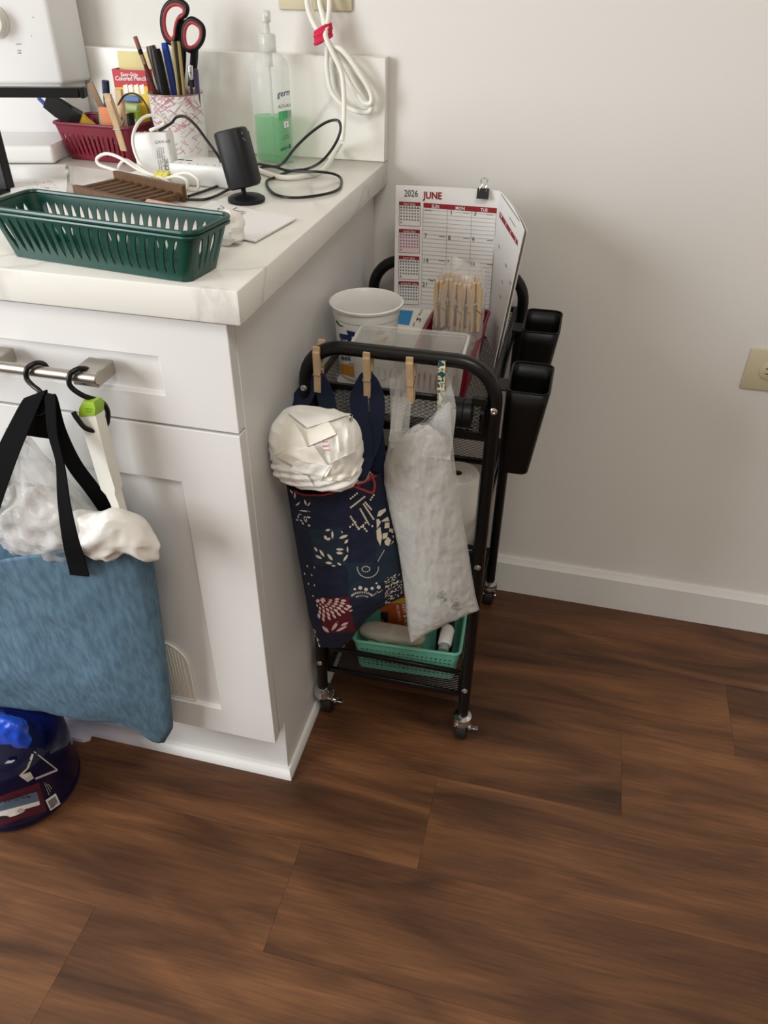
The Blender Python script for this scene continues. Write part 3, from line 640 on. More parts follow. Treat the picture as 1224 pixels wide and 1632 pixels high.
# ---- black desk lamp: flat stand and level arm
t = thing('desk_lamp', (-.52, .29, ZT), 'black desk lamp with a flat stand and a level bar arm at the left edge', 'lamp')
A_, B_ = PZ(129, 147, 1.043), PZ(0, 146.5, 1.043); da = (A_-B_).normalized(); AA = B_-da*.09; AM = Matrix.Translation(AA) @ Matrix.Rotation(math.atan2(da.y, da.x), 4, 'Z'); La = (A_-AA).length
ps = PZ(14, 307, ZT)
MB().box((ps.x-.040, ps.y, ZT+.002), (ps.x, ps.y+.018, 1.043), bev=.002).build('stand', BLKPL, t); MB().box((ps.x-.06, ps.y-.035, ZT), (ps.x-.001, ps.y+.018, ZT+.005), bev=.002).build('base', BLKPL, t)
m = MB(); m.box((-.02, -.009, -.006), (La, .009, .006), bev=.0015, mat=AM); m.box((La+.0002, -.0095, -.0065), (La+.0065, .0095, .0065), bev=.0012, mat=AM); m.build('arm', BLKPL, t)
# ---- note pad with a rolled back cover
t = thing('note_pad', (-.45, .35, ZT), 'white note pad with a rolled back cover behind the green basket', 'note pad')
c = [PZ(17, 312, .918), PZ(106, 308, .918), PZ(108, 272, .918), PZ(17, 272, .918)]
m = MB(); m.prism([V(p.x, p.y, ZT+.0005) for p in c], (0, 0, .004)); pad = m; m.build('paper_block', WHTM, t, smooth=0)
a, b_ = PZ(17, 274, .926), PZ(108, 274, .926); ax = (b_-a).normalized(); n = V(-ax.y, ax.x, 0)
G = []
for k in range(13):
    th = -pi*.35+k/12*pi*1.25; G.append([a-n*.010*math.cos(th)+V(0, 0, .0105*math.sin(th)-.0005), b_-n*.010*math.cos(th)+V(0, 0, .0105*math.sin(th)-.0005)])
MB().sheet(G, .0005).build('rolled_cover', WHTM, t); pr = Print(pad); random.seed(5)
for k in range(34): x, y = random.uniform(45, 88), random.uniform(289, 301); pr.line((x, y), (x+random.uniform(-3, 3), y+random.uniform(-2, 2)), .5, 0, 1)
pr.build('pencil_notes', [GREYINK], t)
m = MB(); G = [[PZ(112+q_*24, 264+r_*17+q_*3, ZT+.0012+(.014*(1-q_)**6 if q_ < .9 else 0)*(1-.3*r_)) for q_ in [k/8*4 for k in range(9)][:0] or [0, .08, .2, .5, 1, 2, 3, 4]] for r_ in (0, .5, 1, 1.7)]
m.sheet(G, .0004).build('paper_sheet', WHTM, label='white paper sheet with a curled left edge in front of the maroon basket', cat='paper')
# ---- charger block, its cable coil and the power strip
t = thing('charger', (-.307, .43, ZT), 'white multi port charger block standing upright with a white cable plugged in', 'charger')
M = frame(-.3075, .430, ZT+.0025, math.radians(6), math.radians(-3), math.radians(-4)); m = MB(); m.box((-.029, -.014, 0), (.029, .014, .064), bev=.004, seg=3, mat=M); m.build('shell', WHT, t)
pr = Print(m)
pr.text('CE', (264, 272), (-1.5, -8), (9, -1.5), 1); pr.text('FC', (263, 261), (-1.5, -7), (8, -1.5), 1)
for k in range(4):
    for j in range(14):
        if random.random() < .85: pr.quad([(249+k*3.3+j*.35, 235+j*2.6), (250.6+k*3.3+j*.35, 235+j*2.6), (250.8+k*3.3+j*.35, 236.6+j*2.6), (249.2+k*3.3+j*.35, 236.6+j*2.6)], 1, 1, 0)
pr.text('GAN 65', (246, 229), (7, -.5), (1, -7.5), 0); pr.build('printing', [GREYINK, INK], t)
ps = MB(); 
for x in (-.016, -.006, .006, .017): ps.box((x-.0035, -.002, .0642), (x+.0035, .002, .0646), mat=M)
ps.build('ports', SLOT, t)
t = thing('power_strip', (-.225, .425, ZT), 'white flat power strip behind the black camera', 'power strip')
M2 = frame(-.2215, .431, ZT, math.radians(-3)); m = MB(); m.box((-.054, -.031, 0), (.056, .031, .030), bev=.004, seg=3, mat=M2); m.build('case', WHT, t)
ps = MB()
for x in (-.046, -.033): ps.box((x-.005, -.006, .0301), (x+.005, -.002, .0304), mat=M2)
for x in (-.05, -.036, -.022, -.008, .006, .02, .034): ps.box((x-.001, -.0245, .0301), (x+.001, -.0225, .0304), mat=M2)
ps.build('sockets', SLOT, t)
def cable(name, pts, r, mt, label, cat='cable', n=6):
    m = MB().tube(smooth_path(pts, n), r, 8); return m.build(name, mt, label=label, cat=cat)
t = thing('charging_cable', (-.30, .37, .93), 'white charging cable coiled and tied with a yellow twist tie', 'cable')
C = lambda px, y: [PY(a, b, y) for a, b in px]
top = M @ V(-.002, 0, .066)
yk = lambda a, b, y: PY(a, b, y)
pts = [top, yk(262, 196, .428), yk(247, 184, .424), yk(228, 188, .414), yk(215, 206, .40), yk(212, 230, .392), yk(222, 258, .386), yk(240, 276, .382), yk(258, 284, .378),
       yk(278, 279, .376), yk(300, 276, .374), yk(316, 288, .372), yk(314, 304, .372), yk(300, 313, .371), yk(280, 303, .371), yk(262, 287, .370), yk(240, 281, .372), yk(212, 281, .374),
       yk(180, 270, .376), yk(158, 262, .378), yk(155, 252, .380), yk(170, 245, .380), yk(192, 252, .378), yk(224, 272, .374), yk(258, 284, .368), yk(280, 281, .366), yk(297, 287, .364), yk(297, 300, .364), yk(282, 302, .364), yk(262, 286, .364),
       yk(238, 277, .372), yk(213, 262, .380), yk(200, 255, .384), yk(190, 264, .386), yk(192, 274, .384), yk(225, 279, .372), yk(255, 284, .374)]
pts = [V(p.x, p.y, max(p.z, ZT+.003)) for p in pts]
MB().tube(smooth_path(pts, 6), .0024, 8).build('cord', CORDW, t)
tail = [V(p.x, p.y, ZT+.003) for p in (PZ(250, 285, ZT), PZ(205, 281, ZT), PZ(170, 290, ZT), PZ(133, 306, ZT))]; tail[0].z = tail[0].z+.012; MB().tube(smooth_path(tail, 6), .0022, 8).build('cord_tail', CORDW, t)
m = MB(); c = yk(258, 284, .373); random.seed(3)
for k in range(5):
    R = .0078-.0006*(k % 2); xo = -.009+k*.0042
    m.tube([c+V(xo+.004*math.sin(a), -R*.75*math.cos(a), R*math.sin(a)*1.1) for a in [2*pi*j/16 for j in range(16)]], .0027, 6, closed=True)
m.build('twist_tie', mat('yellow_tie', (228, 218, 104), .7), t)
# ---- slatted brown wooden tray
DL = PZ(187, 296, ZT); DR = PZ(296, 322, ZT); ux = (DR-DL); ux.z = 0; Ld = ux.length; ux.normalize(); uy = V(-ux.y, ux.x, 0); DC = DL+ux*Ld/2-uy*.036; DC.z = ZT
t = thing('soap_dish', DC, 'brown slatted wooden dish behind the green basket', 'dish')
for s in (1, -1):
    m = MB(); obox(m, DC+uy*s*.036+V(0, 0, .011 if s > 0 else .007), ux*Ld/2, uy*.0035, V(0, 0, .0105 if s > 0 else .0065)); m.build('rail', DWOOD, t, smooth=0)
for k in range(9):
    m = MB(); c = DC+ux*lerp(-Ld/2+.008, Ld/2-.008, k/8)+V(0, 0, .0075)
    m.tube([c-uy*.034, c+uy*.034], .0052, 8); m.build('slat', DWOOD, t)
a, b_ = PZ(236, 326, .922), PZ(314, 341, .922)
G = [[p+V(0, .0085*math.cos(th), .0075*math.sin(th)) for th in [2*pi*k/12 for k in range(12)]] for p in [a.lerp(b_, q_/10)+V(0, 0, .0004*nz((q_, 0, 0), .9)) for q_ in range(11)]]
m = MB().grid(G, closed_u=True); m.f += [tuple(range(12)), tuple(range(120, 132))]; m.m += [0, 0]
m.build('pink_roll', mat('speckled_pink', (212, 172, 160), .75, var=.25, vscale=160), label='speckled pink roll lying between the wooden dish and the green basket', cat='roll')
# ---- papers and tissue
P = [PZ(a, b, ZT+.001) for a, b in ((338, 320), (410, 336), (366, 360), (292, 345))]
m = MB(); m.prism([V(p.x, p.y, ZT+.0010) for p in P], (0, 0, .0006)); t = thing('scribbled_note', (-.12, .28, ZT), 'white paper note with pen scribbles in front of the black camera', 'paper'); m.build('sheet', WHTM, t, smooth=0)
pr = Print(m); random.seed(8)
for k in range(7): pr.line((350+k*6, 331+k*1.2), (344+k*6.5, 341+k*1.0), .6, 0, 2)
for k in range(4): pr.line((346, 333+k*3.2), (392, 338+k*2.6), .5, 0, 3)
pr.line((352, 328), (376, 347), .7, 0, 2); pr.line((378, 331), (350, 344), .7, 0, 2); pr.build('scribble', [INK], t)
P = [PZ(a, b, ZT+.002) for a, b in ((402, 336), (473, 349), (407, 386), (345, 372))]
m = MB(); m.prism([V(p.x, p.y, ZT+.0019) for p in P], (0, 0, .0007)); m.prism([V(p.x, p.y, ZT+.0028)+V(-.001, .001, 0) for p in P], (0, 0, .0004)); m.build('folded_card', WHTM, label='blank white folded card right of the scribbled note', cat='paper', smooth=0)
blob((-.0695, .1465, ZT+.0205), (.0135, .0155, .0150), .007, 85, 3, 30, 20).build('tissue', mat('white_tissue', (240, 238, 232), .9, bump=.4, bscale=150), label='crumpled white tissue at the right end of the green basket', cat='tissue')
# ---- black camera on a round foot
fc = V(-.1285, .342, ZT); t = thing('camera', fc, 'black upright camera tilted on a round foot on the worktop', 'camera')
MB().lathe([(.0255, 0), (.0265, .002), (.0262, .005), (.022, .0075), (.006, .009), (0, .009)], Matrix.Translation(fc), 36).build('foot', BLKMATTE, t)
MB().rod(fc+V(-.003, 0, .007), fc+V(-.004, 0, .022), .0035, 10).build('ball_joint', BLKMATTE, t)
b0, b1 = PY(391, 299, .340), PY(366, 206, .348); ax = (b1-b0).normalized(); ux = V(ax.z, 0, -ax.x).normalized(); uy = ax.cross(ux); Lc = (b1-b0).length
m = MB(); RM = Matrix(((ux.x, uy.x, ax.x, b0.x), (ux.y, uy.y, ax.y, b0.y), (ux.z, uy.z, ax.z, b0.z), (0, 0, 0, 1)))
m.lathe([(.018, 0), (.0215, .0015), (.0225, .004), (.0225, Lc-.004), (.0215, Lc-.0015), (.018, Lc)], RM, 48, power=.72, sx=.98, sy=.9); m.build('housing', BLKMATTE, t); hm = m
m = MB(); m.lathe([(.0235, .0055), (.0242, .007), (.0242, Lc-.007), (.0235, Lc-.0055)], RM @ Matrix.Translation((.0012, .0022, -.001)), 40, power=.6, sx=.84, sy=.9); m.build('sleeve', BLKMATTE, t)
pr = Print(m); pr.text('b', (384, 214), (5.5, -.6), (-.8, -6), 0); pr.line((386, 220), (391, 224), 1, 0, 1); pr.build('emblem', [GREYINK], t)
# ---- hand sanitiser bottle
bc = V(-.1815, .602, ZT); t = thing('pump_bottle', bc, 'clear pump bottle half full of green hand gel by the backsplash', 'bottle')
CLR = film('clear_bottle', (230, 234, 232), .10, .06, gloss=.55); Mb = Matrix.Translation(bc)
m = MB(); m.lathe([(.026, 0), (.0300, .002), (.0312, .006), (.0312, .134), (.029, .147), (.022, .157), (.0125, .161), (.0120, .166)], Mb, 44, sx=1, sy=.72, power=.8); m.build('bottle', CLR, t); bm_ = m
GEL = film('green_gel', (112, 196, 132), .34, .1, tint=(.62, .92, .68), gloss=.3)
m = MB(); m.lathe([(.025, .0025), (.0295, .004), (.0302, .008), (.0302, .070), (0, .070)], Mb, 40, sx=1, sy=.70, power=.8); m.build('gel', GEL, t)
PUMP = film('clear_pump_plastic', (226, 228, 222), .5, .2, gloss=.4)
m = MB(); m.lathe([(.0122, .160), (.0130, .161), (.0130, .183), (.0115, .185), (.005, .186), (.0046, .203), (.0, .203)], Mb, 28)
m.build('collar', PUMP, t)
m = MB(); m.lathe([(.0065, .200), (.0075, .201), (.0075, .213), (.006, .216), (0, .216)], Mb, 20); m.tube([bc+V(.003, -.004, .210), bc+V(.010, -.018, .211), bc+V(.012, -.023, .207)], [.0042, .0036, .003], 10); m.build('spout', PUMP, t)
m = MB().rod(bc+V(0, 0, .012), bc+V(0, 0, .145), .0026, 8); m.lathe([(.006, .140), (.006, .160)], Mb, 16); m.build('dip_tube', PUMP, t)
pr = Print(bm_); pr.text('germ-x', (442, 155), (10.5, -2.2), (1.0, -15), 0, bold=.015); pr.text('ADVANCE', (443, 173), (6.0, -.9), (.3, -8.5), 1); pr.line((443, 177), (462, 174), .8, 2)
pr.quad([(452, 194), (459, 192.5), (460, 202), (453, 204)], 2, 2, 2); pr.text('T', (454, 202), (6, -1), (.2, -8), 3, .0012); pr.line((449, 222), (462, 218), .7, 3); pr.line((451, 218), (462, 214), .6, 3)
pr.quad([(444, 178), (464, 175), (464, 186), (444, 192)], 3, 2, 4, .0004); pr.quad([(447, 237), (461, 232), (462, 236), (447, 241)], 2, 2, 3); pr.line((461, 229), (463, 236), 2, 3, 1)
pr.build('label_print', [NAVYINK, INK, WHITEINK, mat('dark_green_ink', (40, 120, 84), .6), mat('green_ink', (70, 170, 110), .6)], t)
# ---- hanging white cord bundle with a red tie
t = thing('extension_cord', (-.10, .63, .95), 'white cord hung from the wall outlet in loops with a red tie', 'cord')
Y1, Y2 = .634, .626; q = lambda a, b, y: PY(a, b, y); up = -40
def cordp(P, r=.0040): MB().tube(smooth_path([q(*p) for p in P], 7), r, 10).build('cord', CORDW, t)
cordp([(489, up, .655), (489, 2, .640), (494, 24, .632), (504, 45, .626), (514, 57, .622), (524, 72, .622), (545, 80, .620), (570, 112, .620), (590, 146, .622), (591, 164, .622), (580, 164, .622), (570, 150, .622)])
cordp([(495, up, .655), (494, 2, .644), (499, 24, .638), (508, 42, .634), (516, 56, .632), (521, 78, .632), (521, 110, .632), (528, 145, .632), (545, 166, .630), (570, 178, .628), (588, 178, .628), (593, 166, .628), (592, 150, .630), (580, 128, .632), (560, 105, .632), (535, 82, .630), (521, 64, .630)])
cordp([(508, up, .655), (509, 2, .642), (514, 24, .634), (517, 40, .628), (518, 58, .624), (528, 76, .626), (545, 110, .628), (562, 140, .630), (575, 158, .630)])
cordp([(524, up, .655), (525, 2, .638), (524, 24, .630), (521, 42, .622), (519, 58, .616), (530, 84, .614), (544, 115, .612), (548, 150, .606), (548, 190, .595), (545, 225, .575)] )
m = MB(); c0 = q(515, 54, .628)
for k in range(4):
    R = .0135-.001*(k % 2); m.tube([c0+V(R*.95*math.cos(a), R*.9*math.sin(a), -.0075+k*.0048+.006*math.cos(a)) for a in [2*pi*j/20 for j in range(20)]], .0032, 6, closed=True)
m.build('tie', mat('red_fabric_tie', (214, 34, 78), .75), t)
low = [q(545, 225, .575)]+[V(p.x, p.y, ZT+.0042+dz) for p, dz in ((PZ(536, 253, ZT+.004), .012), (PZ(515, 272, ZT+.004), .001), (PZ(485, 281, ZT+.004), 0), (PZ(450, 283, ZT+.004), 0), (PZ(424, 276, ZT+.004), 0), (PZ(405, 268, ZT+.004), 0))]
MB().tube(smooth_path(low, 7), .0040, 10).build('cord', CORDW, t)
# ---- black cables
zf = lambda a, b, dz=0: (lambda p: V(p.x, p.y, ZT+.0028+dz))(PZ(a, b, ZT+.0028+dz))
cable('charger_cable', [M @ V(.012, 0, .065), PY(273, 196, .43), PY(281, 187, .43), PY(295, 186, .428), PY(312, 200, .426), PY(330, 224, .424), PY(346, 246, .422), PY(352, 258, .43)], .0021, CORDB, 'black cable arching from the charger to the power strip')
cable('pot_cable', [PY(186, 180, .522), PY(189, 166, .515), PY(199, 152, .512), PY(213, 149, .510), PY(226, 157, .508), PY(236, 174, .506), PY(241, 190, .500), zf(262, 246)], .0014, CORDB, 'thin black cable arching over the lime box in front of the pot')
P = [zf(300, 313), zf(330, 303), zf(362, 291), zf(395, 278), zf(420, 266), zf(440, 265, .001), PY(452, 259, .46), PY(470, 236, .47), PY(495, 212, .48), PY(520, 195, .49), PY(538, 192, .49), PY(543, 204, .485), PY(538, 222, .478), PY(526, 242, .47), PY(510, 259, .462), zf(490, 269, .001), zf(462, 273), zf(440, 282), zf(425, 289), zf(430, 303), zf(445, 312), zf(475, 315), zf(520, 309), zf(541, 300), zf(544, 286), zf(534, 278, .003), zf(510, 274, .009), zf(460, 272, .006), zf(438, 266, .006), zf(415, 262, .004), zf(408, 262)]
cable('camera_cable', P, .0021, CORDB, 'long black cable looped on the worktop beside the black camera')
cable('adapter_cable', [zf(298, 318), zf(325, 318), zf(345, 312), zf(362, 303, .001), zf(372, 300, .004)], .0021, CORDB, 'short black cable in front of the power strip')

# ================================================================== CLOTHESPINS
def pin_proto(label, faces, op=.0095):
    t = thing('clothespin', (0, 0, 0), label, 'clothespin', None)
    prof = [(.0, .0), (.0045, .0), (.0052, -.006), (.0072, -.0085), (.0072, -.040), (.0052, -.072), (.0022, -.072), (.0012, -.040), (.0026, -.034), (.0012, -.028)]
    for s in (-1, 1):
        m = MB()
        pts = []
        for y, z in prof:
            yy = y + op*max(0, (1+(z/.036)))       # jaws spread around the rail, tails nearly closed
            yy = yy if z > -.036 else y+.37*op*(1+(z/.072))
            pts.append(V(-.0047, s*(yy+.0008), z))
        m.prism(pts, (.0094, 0, 0), m=0); o = m.build('arm', faces[0 if s < 0 else 1], t, smooth=0, origin=None)
    m = MB(); hel = [V(-.0052+.0104*k/40, .0034*math.cos(2*pi*k/10), -.034+.0034*math.sin(2*pi*k/10)) for k in range(41)]
    m.tube(hel, .0007, 5); m.tube([V(-.0053, .003, -.034), V(-.0054, -.0105, -.044), V(.0054, -.0105, -.044), V(.0053, .003, -.034)], .0007, 5); m.build('spring', CHROME, t)
    return t
PINS = pin_proto('plain wooden clothespin holding the left strap of the navy bag on the cart rail', (PINW, PINW))
def fpin():
    m, nt, b = nodes('floral_wood'); L = nt.links
    tc = nt.nodes.new('ShaderNodeTexCoord'); n = nt.nodes.new('ShaderNodeTexNoise'); n.inputs['Scale'].default_value = 130; n.inputs['Detail'].default_value = 1; L.new(tc.outputs['Object'], n.inputs[0])
    r = nt.nodes.new('ShaderNodeValToRGB'); r.color_ramp.interpolation = 'CONSTANT'; e = r.color_ramp.elements; e[0].color = (*lin((24, 84, 96)), 1); e[1].position = .45; e[1].color = (*lin((226, 212, 176)), 1); x = e.new(.60); x.color = (*lin((70, 120, 90)), 1); x = e.new(.66); x.color = (*lin((226, 212, 176)), 1)
    L.new(n.outputs[0], r.inputs[0]); L.new(r.outputs[0], b.inputs['Base Color']); return m
FLO = fpin()
zp = .770
def at_rail(px, lean=0): p = PY(px, 566, .196); return V(p.x, .21, zp)
PINS.location = at_rail(504); PINS.rotation_euler = (0, math.radians(3), 0); PINS['group'] = 'clothespins along the front cart rail'
g = 'clothespins along the front cart rail'
dup(PINS, at_rail(583.5), (0, math.radians(1), 0), 'plain wooden clothespin holding the right strap of the navy bag on the cart rail', g)
dup(PINS, at_rail(652.5), (0, math.radians(-1), 0), 'plain wooden clothespin on the cart rail at the left of the clear bag', g)
fp = pin_proto('clothespin with a teal floral print on the front cart rail', (FLO, PINW)); fp.location = at_rail(705); fp['group'] = g
bp_ = PY(178, 146, .503); dup(PINS, V(bp_.x+.001, .5050, bp_.z), (math.radians(5), math.radians(0), math.radians(-6)), 'wooden clothespin clipped to the front rim of the maroon basket', None).scale = (1.2, 1.2, 1.2)

# ================================================================== THINGS ON THE TOP TIER
TZ = .6582
# calendar: front page bent around a vertical fold
t = thing('calendar', (.15, .55, TZ), 'open paper wall calendar for June standing at the back of the top tier', 'calendar')
TL, FO = PY(631, 295, .557), PY(796, 304, .557)
def leaf_pt(s, v):     # s along the page from left edge 0..1 fold..2 right edge ; v height 0..1
    z0, z1 = TZ+.001, lerp(TL.z, FO.z, min(s, 1))
    if s <= 1: p = V(lerp(TL.x, FO.x, s), .557+.004*math.sin(pi*s)*v, 0)
    else:
        u = s-1; top = V(FO.x, .557, 0).lerp(V(.2605, .435, 0), u)+V(.002*math.sin(pi*u), .004*math.sin(pi*u), 0)
        bot = V(FO.x, .557, 0).lerp(V(.2365, .432, 0), u)+V(.004*math.sin(pi*u), .003*math.sin(pi*u), 0); p = bot.lerp(top, v)
        z1 = FO.z-.012*u-.012*u*u
    p.z = lerp(z0, z1, v); return p
S = [k/8 for k in range(9)]+[1+k/12 for k in range(1, 13)]
page = MB().sheet([[leaf_pt(s, v/10) for s in S] for v in range(11)], .0012); page.build('pages', WHTM, t, smooth=50)
back = MB().sheet([[leaf_pt(s, v/10)+V(.0035*max(0, s-1)+.001, .0035, -.002) for s in S] for v in range(11)], .0018); back.build('backing', mat('grey_card', (206, 204, 200), .8), t, smooth=50)
pr = Print(page)
pr.text('2026', (644, 313), (11.2, .3), (.2, -15.5), 0); pr.text('JUNE', (675, 316), (13.0, .6), (.2, -15.5), 1, bold=.03)
def L_(x, y): return (x, y)
pr.quad([(675, 323), (792, 331.5), (791.5, 340), (675, 330.5)], 10, 1, 1)
for w, x, y in (('SUN', 688, 330.6), ('MON', 726, 333.5), ('TUE', 766, 336.5)): pr.text(w, (x, y), (6.3, .45), (.1, -7.0), 2, .0011, bold=.02)
yl = lambda x, y: y+(x-675)*.075
for k in range(24):
    y = 334+k*6.5
    pr.line((674-k*.10, yl(674, y)), (790-k*.42, yl(790, y)), .45, 3, 8)
for x0, x1 in ((674.5, 671), (713, 709), (752, 746), (791, 781)): pr.line((x0, yl(x0, 331)), (x1, yl(x1, 486)), .55, 3, 10)
for s_, x, y in (('1', 717, 342), ('2', 755, 343), ('7', 676, 379), ('8', 714, 382), ('9', 752, 385), ('14', 674, 418), ('15', 712, 421), ('16', 749, 424), ('21', 673, 456)): pr.text(s_, (x, y), (9.0, .5), (.1, -10.5), 0)
pr.text('NOTES', (677, 336), (3.4, .2), (0, -4), 0); pr.text('Flag Day', (683, 447.5), (4.6, .3), (0, -5.2), 0)
for x, y in ((738, 339), (776, 342), (700, 376.5), (738, 379.5), (776, 383), (699, 415), (776, 421)): pr.line((x, y), (x+10, y+.8), 1, 4, 2)
for k, (nm, y) in enumerate((('MAY 2026', 321), ('JUNE 2026', 364.5), ('JULY 2026', 407), ('AUGUST 2026', 447.5))):
    x0, x1 = 636.5-k*.35, 670-k*.9; h = 38-k*.4; dy = 1.6
    pr.quad([(x0, y), (x1, y+dy), (x1, y+dy+6), (x0, y+6)], 3, 1, 1); pr.text(nm, (x0+(7 if k < 3 else 3.5), y+5.6), (4.3, .2), (0, -4.8), 2, .0011)
    if k == 1: pr.quad([(x0, y+10), (x1, y+10+dy), (x1-.4, y+h+dy), (x0-.3, y+h)], 3, 3, 5, .0004)
    for a, b_ in (((x0, y), (x0-.3, y+h)), ((x1, y+dy), (x1-.4, y+h+dy)), ((x0-.3, y+h), (x1-.4, y+h+dy)), ((x0, y+10), (x1, y+10+dy))): pr.line(a, b_, .5, 0, 3)
    for r_ in range(6):
        for c_ in range(7):
            if (r_ == 0) or 3 < r_*7+c_ < 36:
                x, yy = x0+1.6+c_*(x1-x0-2)/7, y+7.5+r_*4.9+c_*dy/7; pr.quad([(x, yy), (x+2.4, yy+.1), (x+2.4, yy+2.5), (x, yy+2.4)], 1, 1, 4)
# right leaf: slanting red header with white day letters, ruled lines seen edge-on
pr.quad([(797, 337), (825.5, 384), (825, 392), (796, 345)], 8, 1, 1)
for w, x, y in (('W', 798.5, 345), ('T', 807, 359), ('F', 814.5, 371.5), ('S', 822, 384)): pr.text(w, (x, y), (2.6, 4.0), (.1, -7), 2, .0012, bold=.03)
pr.line((799, 309), (828, 352), .9, 4, 6); pr.line((812, 346), (822, 362), .7, 4, 2)
for x, y in ((795, 390), (806, 420), (800, 446), (813, 448), (797, 470), (810, 476), (804, 500), (793, 520), (800, 540)): pr.line((x, y), (x+1.6, y+6), .9, 4, 1)
pr.mb.build('printing', [INK, REDINK, WHITEINK, GREYINK, mat('mid_grey_ink', (120, 120, 124), .7), PINKINK], t, smooth=0, kind='stuff')
# binder clip
bc_ = PY(769.5, 309, .552); t = thing('binder_clip', bc_, 'small black binder clip with wire handles on the top edge of the calendar', 'clip')
MB().prism([bc_+V(-.0092, -.0052, -.0065), bc_+V(-.0092, .0120, -.0065), bc_+V(-.0092, .0060, .0075), bc_+V(-.0092, .0015, .0075)], (.0184, 0, 0)).build('clamp', BLKMET, t, smooth=0)
for dy in (0, .0075):
    MB().tube(smooth_path([bc_+V(x, -.0010+dy+.001*zz, z) for x, z, zz in ((-.005, .004, 0), (-.0052, .0085, 0), (-.0025, .0120, 1), (-.0045, .0165, 2), (-.0052, .0195, 2), (-.003, .0220, 3), (.003, .0220, 3), (.0052, .0195, 2), (.0045, .0165, 2), (.0025, .0120, 1), (.0052, .0085, 0), (.005, .004, 0))], 4), .00055, 5).build('wire_handle', CHROME, t)
# tub on a translucent lid
tc_ = V(.0425, .360, TZ)
MB().lathe([(.048, 0), (.050, .001), (.050, .0035), (.047, .0045), (0, .0045)], Matrix.Translation(tc_+V(.003, -.012, .0)), 36).build('tub_lid', LIDM, label='translucent plastic lid lying under the yogurt tub', cat='lid')
t = thing('yogurt_tub', tc_+V(0, 0, .005), 'empty white yogurt tub with a blue and orange print on the top tier', 'tub')
TUB = mat('white_tub_plastic', (236, 235, 230), .35); Mt = Matrix.Translation(tc_+V(0, 0, .005)); hT = .113
m = MB(); m.lathe([(.0405, 0), (.043, .002), (.0490, hT-.017), (.0504, hT-.0165), (.0518, hT-.002), (.0555, hT-.001), (.0562, hT+.0018), (.0542, hT+.003), (.0510, hT), (.0482, hT-.018), (.0420, .004), (0, .003)], Mt, 56); m.f.append(tuple(range(56))[::-1]); m.m.append(0)
m.build('cup', TUB, t); pr = Print(m)
pr.quad([(541, 531), (561, 535), (560, 551), (543, 549)], 4, 3, 0); pr.quad([(552, 526), (566, 529), (565, 537), (555, 534)], 3, 2, 0); pr.text('Luc', (542.5, 545), (8.2, 1.0), (.5, -11), 1, .0012, bold=.015); pr.line((548, 550), (559, 551), 2, 0, 2)
pr.text('eek', (544, 573), (11, 1.2), (.5, -13), 2, bold=.02); pr.text('milk', (556, 581), (6, .6), (.2, -6), 2)
pr.quad([(537, 577), (565, 584), (565, 601), (538, 594)], 5, 3, 3); pr.leaf(547, 596, 20, 5, .9, 4, off=.0012); pr.leaf(551, 598, 16, 4, 2.0, 4, off=.0012); pr.leaf(545, 592, 9, 4, .2, 5, off=.0014)
for a in range(5): pr.leaf(531+3*math.cos(a*1.25), 513+4*math.sin(a*1.25), 10, 4.4, a*1.25, 3)
pr.line((536, 511), (541, 518), 2, 5, 2); pr.line((541, 518), (547, 520), 1.6, 5, 2)
pr.text('32', (602, 526), (6, -.6), (.2, -6), 2); pr.line((600, 529), (613, 528), 1.4, 6, 2); pr.line((599, 532), (612, 531), 1.4, 6, 2); pr.leaf(606, 545, 22, 9, .1, 7); pr.leaf(612, 541, 16, 5, -.7, 3)
pr.line((558, 613), (566, 614), .8, 2, 2); pr.line((557, 616), (564, 617), .8, 2, 2)
pr.build('printing', [NAVYINK, WHITEINK, mat('slate_ink', (70, 76, 88), .6), ORANGEINK, mat('amber_ink', (206, 140, 50), .6), mat('brown_ink', (56, 40, 28), .6), GREYINK, mat('cream_ink', (226, 206, 170), .6)], t, kind='stuff')
# translucent slotted bin
basket('clear_bin', FROST, frame(.1305, .271, TZ+.001, math.radians(2)), .070, .031, .0775, .0365, .103, .007, 15, 5, 'lens', .10, .40, .46, th=.0014, rim=.0020, tag_=('translucent white slotted bin right behind the front rail of the cart', 'bin'))
# blue and white carton behind the tub
t = thing('card_box', (.085, .48, TZ), 'blue and white card box lying behind the yogurt tub', 'box'); m = MB(); m.box((.030, .428, TZ+.0003), (.112, .540, .704), bev=.001); m.build('carton', mat('white_card', (226, 222, 210), .7), t, smooth=0); pr = Print(m)
pr.quad([(637, 487), (661, 488), (652, 519), (632, 516)], 3, 4, 0); pr.text('2', (663, 512), (4, -12), (9.5, 2), 1, bold=.02); pr.text('gel pens', (667, 503), (2.5, -4.8), (4.5, 1), 1); pr.text('No', (657, 520), (2, -4.6), (4.4, 1), 1)
pr.build('printing', [mat('blue_ink', (30, 128, 186), .5), INK], t)
